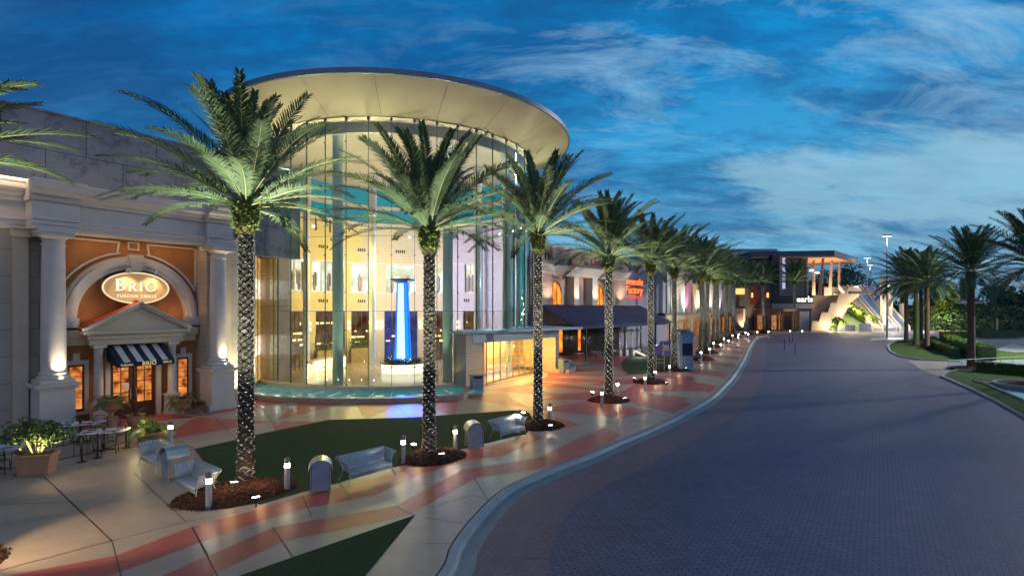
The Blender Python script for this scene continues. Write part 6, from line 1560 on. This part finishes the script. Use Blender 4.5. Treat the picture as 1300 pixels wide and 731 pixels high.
# planters
def leafy(parent, c, r, n, size, seed, m, name='foliage'):
    mb = MB(); rnd = random.Random(seed)
    for k in range(7):
        a = rnd.uniform(0, 6.28); q = rnd.random() ** .5 * .55
        leafcloud(mb, (c[0] + r[0] * q * cos(a), c[1] + r[1] * q * sin(a), c[2] + rnd.uniform(-.4, .45) * r[2]), (r[0] * .5, r[1] * .5, r[2] * .48), n // 7, size, rnd, .2)
    return mb.build(name, m, parent, fix=False)
x, y = gp(47, 601)
t = thing('planter_box', 'rectangular terracotta planter with an uplit round-leaved shrub by the cafe tables', 'planter', (x, y, 0), .25); 
mb = MB(); mb.extr([(-.42, 0), (.42, 0), (.50, .62), (-.50, .62)], -.26, .26); mb.bb(-.54, .54, -.31, .31, .60, .68); mb.build('box', M_pot, t, bevel=.02)
mb = MB(); mb.bb(-.44, .44, -.22, .22, .60, .69); mb.build('soil', M_soil, t)
mb = MB()
for k in range(6): a = k * 1.05; mb.tube([(0.1 * cos(a), .05 * sin(a), .65), (.3 * cos(a), .2 * sin(a), 1.1), (.55 * cos(a), .4 * sin(a), 1.45)], .022, 6, r2=.01)
mb.build('branches', mat('pale_bark', (.3, .25, .12), rough=.8), t); leafy(t, (0, 0, 1.45), (1.1, .85, .62), 900, .095, 3, M_green)
lamp('SPOT', (x - .35, y - .35, .75), 110, (1, .82, .35), .03, None, (x, y + .45, 1.6), 120, .8, name='planter_lamp')
lamp('SPOT', (x + .35, y - .3, .75), 110, (1, .82, .35), .03, None, (x + .2, y + .45, 1.6), 120, .8, name='planter_lamp')
def arch_fronds(parent, n, L_, seed, z, m, spread=1.0, leaf=22):
    rnd = random.Random(seed); mb = MB()
    for k in range(n):
        a = k * 2.4 + rnd.uniform(-.2, .2); e = rnd.uniform(.35, 1.25); p = Vector((0, 0, z)); pts = [p.copy()]
        for i in range(7): e -= .26 * spread; p = p + Vector((cos(a) * cos(e), sin(a) * cos(e), sin(e))) * L_ / 7; pts.append(p.copy())
        for i in range(leaf):
            t_ = .12 + .86 * i / leaf; f = t_ * 7; j = min(int(f), 6); q = pts[j].lerp(pts[j + 1], f - j); T_ = (pts[j + 1] - pts[j]).normalized(); s_ = T_.cross(Vector((0, 0, 1))).normalized(); l = L_ * .20 * (1 - .6 * t_)
            for sg in (-1, 1): dv = (T_ * .5 + s_ * sg + Vector((0, 0, .15))).normalized() * l; w_ = T_ * .016; mb.add([q - w_, q + w_, q + dv * .6 + w_, q + dv], [(0, 1, 2, 3)])
        mb.tube(pts, .006, 3, cap=False)
    return mb.build('fronds', m, parent, fix=False)
x, y = gp(192, 563); t = thing('round_planter', 'round clay planter with a bright yellow-green fern palm in front of the restaurant door', 'planter', (x, y, 0))
mb = MB(); mb.lathe([(.34, 0), (.42, .1), (.50, .42), (.56, .46), (.56, .52), (.48, .52), (.46, .44), (.01, .42)], n=28); mb.build('pot', M_pot, t, auto=35)
arch_fronds(t, 26, 1.15, 5, .45, M_greenL, 1.1); leafy(t, (0, 0, .75), (.55, .55, .35), 260, .07, 9, M_greenL, 'understorey')
lamp('POINT', (x - .3, y - .5, .95), 16, (1, .85, .35), .03, name='planter_lamp')
def urn(lab, x, y, sc, seed, ped=0.0):
    t = thing('plant_urn', lab, 'urn', (x, y, 0), 0, 'stone urns beside the restaurant door')
    mb = MB(); z = ped
    if ped: mb.bb(-.32, .32, -.32, .32, 0, .12); mb.bb(-.26, .26, -.26, .26, .12, ped)
    mb.lathe([(.24 * sc, z), (.24 * sc, z + .05), (.10 * sc, z + .12), (.09 * sc, z + .22), (.16 * sc, z + .30 * sc), (.34 * sc, z + .42 * sc), (.42 * sc, z + .72 * sc), (.50 * sc, z + .80 * sc), (.50 * sc, z + .86 * sc), (.42 * sc, z + .86 * sc), (.38 * sc, z + .76 * sc), (.01, z + .74 * sc)], n=28)
    mb.build('urn_body', M_pot, t, auto=35); arch_fronds(t, 24, .95 * sc, seed, z + .72 * sc, M_green, .9); return t
x, y = gp(141, 545); urn('stone urn with dark cycad left of the restaurant door', x, y, 1.1, 1, .5)
x, y = gp(231, 527); urn('stone urn with dark cycad right of the restaurant door', x, y, 1.05, 2, .0)
x, y = gp(172, 541); t = thing('succulent_bowl', 'low clay bowl of spiky succulents in front of the double doors', 'planter', (x, y, 0)); mb = MB(); mb.lathe([(.22, 0), (.30, .1), (.36, .5), (.42, .56), (.36, .56), (.01, .5)], n=24); mb.build('pot', M_pot, t, auto=35); arch_fronds(t, 16, .6, 4, .5, M_dkgreen, .5, 8)
x, y = gp(255, 523); t = thing('small_footed_bowl', 'small footed clay bowl with grass beside the right column pedestal', 'planter', (x, y, 0)); mb = MB(); mb.lathe([(.16, 0), (.14, .04), (.06, .08), (.07, .2), (.28, .32), (.30, .36), (.26, .36), (.01, .32)], n=24); mb.build('pot', M_pot, t, auto=35); leafy(t, (0, 0, .48), (.3, .3, .2), 160, .06, 4, M_boot)
# rope barrier of the terrace
Bf = thing('terrace_barrier', 'low dark barrier of posts and rails round the cafe tables', 'railing')
pp = [gp(-20, 607), gp(26, 602), gp(66, 594), gp(104, 586), (gp(124, 581)), gp(160, 568)]
for p in pp: mb = MB(); mb.lathe([(.15, 0), (.15, .02), (.035, .04), (.03, .82), (.05, .84), (.05, .88), (.01, .92)], (p[0], p[1], 0), 12); mb.build('post', M_dark, Bf, auto=40)
mb = MB()
for a, b in zip(pp, pp[1:]):
    for z in (.25, .72): mb.tube([(*a, z), (*b, z)], .015, 6)
mb.build('rail', M_dark, Bf)
# boards near the fifth and sixth palms
x, y = gp(872, 470); t = thing('directory_sign', 'tall blue-grey directory sign with a round teal top and a dark screen', 'sign', (x, y, 0), radians(22))
M_dir = mat('directory_blue', (.16, .27, .40), rough=.45, metal=.1)
mb = MB(); mb.bb(-.62, .62, -.14, .14, 0, 1.32); mb.bb(-.62, .62, -.14, .14, 2.42, 3.45); mb.bb(-.62, .62, .02, .14, 1.32, 2.42); mb.build('body', M_dir, t, bevel=.01)
mb = MB(); mb.bb(-.58, .58, -.10, .02, 1.32, 2.42); mb.build('screen', mat('navy_screen', (.015, .025, .07), rough=.15), t)
mb = MB(); mb.bb(-.78, -.68, -.2, .2, 0, 3.2); mb.bb(-.92, -.84, -.16, .16, 0, 3.2); mb.build('frame_post', M_metal, t, bevel=.01)
mb = MB(); mb.lathe([(.2, 3.42), (.78, 3.5), (.80, 3.62), (.5, 3.68), (.01, 3.69)], (-.45, 0, 0), 28, sy=.7); mb.build('canopy', mat('teal_enamel', (.08, .24, .32), rough=.4), t, auto=35)
x, y = gp(842, 471); t = thing('notice_board', 'purple notice board on thin pale legs, left of the blue directory sign', 'sign', (x, y, 0), radians(15)); M_pur = mat('purple_panel', (.16, .13, .40), rough=.4)
mb = MB(); mb.bb(-.75, -.1, -.06, .06, 1.55, 2.3); mb.bb(.05, .75, -.06, .06, 1.35, 1.8); mb.bb(-.35, .75, -.05, .05, 2.3, 2.65); mb.build('panel', M_pur, t, bevel=.01)
mb = MB(); mb.bb(-.1, .02, -.08, .08, 1.4, 2.5)
for xx in (-.7, .1, .7): mb.tube([(xx, 0, 0), (xx, 0, 1.5 if xx < 0 else 3.3 if xx > .5 else 1.45)], .025, 6)
for z in (.75, 1.1): mb.tube([(-.7, 0, z), (.1, 0, z)], .02, 6)
mb.tube([(.1, 0, 1.95), (.75, 0, 1.95)], .02, 6); mb.build('legs', mat('pale_frame', (.5, .45, .4), rough=.4), t)
lamp('POINT', (x - 1.6, y - .8, .8), 20, (1, .9, .75), .05, name='board_lamp')
# pale sculpted play seat near the far lawn
x, y = gp(811, 452); t = thing('white_lounger', 'small bright white sculpted seat beside the far round lawn', 'seat', (x, y, 0), radians(-20)); t.scale = (.6,) * 3; mb = MB()
mb.extr([(-1.0, 0), (-.8, 0), (-.62, .8), (.9, .12), (1.2, 0), (1.5, 0), (1.4, .22), (-.45, 1.15), (-.85, 1.25), (-1.1, .9)], -.45, .45); mb.build('shell', mat('white_shell', (.75, .70, .68), rough=.4), t, bevel=.05); lamp('POINT', (x - .3, y - 1.6, .7), 90, (1, .9, .8), .1, name='seat_lamp')

# seated person on the kerb of the far bed
def person(label, x, y, rz):
    t = thing('person', label, 'person', (x, y, 0), rz)
    V_ = {'pel': ((0, 0, .50), .15), 'wai': ((0, -.04, .66), .13), 'che': ((0, -.10, .86), .155), 'nek': ((0, -.13, 1.04), .062), 'hd0': ((0, -.15, 1.13), .085), 'hd1': ((0, -.16, 1.24), .095)}
    ed = [('pel', 'wai'), ('wai', 'che'), ('che', 'nek'), ('nek', 'hd0'), ('hd0', 'hd1')]
    for s_, n in ((-1, 'l'), (1, 'r')):
        V_.update({'hip' + n: ((s_ * .10, -.03, .48), .10), 'kne' + n: ((s_ * .13, -.46, .50), .068), 'ank' + n: ((s_ * .12, -.44, .09), .045), 'toe' + n: ((s_ * .13, -.60, .045), .038), 'sho' + n: ((s_ * .19, -.09, .96), .065), 'elb' + n: ((s_ * .24, -.24, .74), .045), 'wri' + n: ((s_ * .10, -.42, .62), .032), 'pal' + n: ((s_ * .07, -.48, .60), .032)})
        ed += [('pel', 'hip' + n), ('hip' + n, 'kne' + n), ('kne' + n, 'ank' + n), ('ank' + n, 'toe' + n), ('che', 'sho' + n), ('sho' + n, 'elb' + n), ('elb' + n, 'wri' + n), ('wri' + n, 'pal' + n)]
        for k in range(4): nm = 'f%d' % k + n; V_[nm] = ((s_ * (.04 + .022 * k), -.545, .585 - .01 * (k % 2)), .009); ed.append(('pal' + n, nm))
        V_['th' + n] = ((s_ * .03, -.49, .625), .010); ed.append(('pal' + n, 'th' + n))
    ks = list(V_); me = bpy.data.meshes.new('body'); me.from_pydata([V_[k][0] for k in ks], [(ks.index(a), ks.index(b)) for a, b in ed], [])
    o = bpy.data.objects.new('body', me); COL.objects.link(o); sk = o.modifiers.new('skin', 'SKIN'); me.skin_vertices.new(name='') if not me.skin_vertices else None
    for i, k in enumerate(ks): me.skin_vertices[0].data[i].radius = (V_[k][1],) * 2; me.skin_vertices[0].data[i].use_root = (k == 'pel')
    ss = o.modifiers.new('sub', 'SUBSURF'); ss.levels = 2; ss.render_levels = 2
    dg = bpy.context.evaluated_depsgraph_get(); m2 = bpy.data.meshes.new_from_object(o.evaluated_get(dg)); bpy.data.objects.remove(o)
    m2.name = 'body'; m2.materials.clear()
    for m in (mat('teal_shirt', (.06, .30, .34), rough=.8), mat('dark_trousers', (.03, .035, .06), rough=.8), mat('skin', (.45, .27, .19), rough=.5), mat('white_shoes', (.65, .65, .66), rough=.5)): m2.materials.append(m)
    for p in m2.polygons:
        c = p.center
        p.material_index = 2 if (c.z > 1.03 or (c.y < -.36 and c.z > .56 and abs(c.x) < .17 and c.z < .68)) else 3 if c.z < .09 else 1 if (c.z < .58) else 0
        p.use_smooth = True
    o = bpy.data.objects.new('body', m2); COL.objects.link(o); o.parent = t
    mb = MB(); mb.lathe([(.01, -.02), (.10, .0), (.115, .07), (.10, .14), (.05, .18), (.01, .185)], (0, -.135, 1.17), 16); mb.build('hair', mat('dark_hair', (.02, .014, .01), rough=.6), t, smooth=True)
    mb = MB()
    for s_ in (-1, 1): mb.lathe([(.001, -.008), (.01, 0), (.001, .008)], (s_ * .035, -.253, 1.225), 8)
    mb.lathe([(.001, -.02), (.014, -.01), (.004, .03)], (0, -.258, 1.20), 8); mb.build('face', mat('dark_hair', (0, 0, 0)), t)
    return t
x, y = gp(888, 460); person('person in a teal shirt and dark trousers seated right of the directory sign', x, y, radians(-60))
t = thing('stone_stool', 'low stone stool under the seated person right of the directory sign', 'stool', (x, y, 0)); mb = MB(); mb.lathe([(.20, 0), (.17, .1), (.18, .3), (.22, .34), (.20, .37), (.01, .37)], n=20); mb.build('seat', M_cream, t, auto=40)
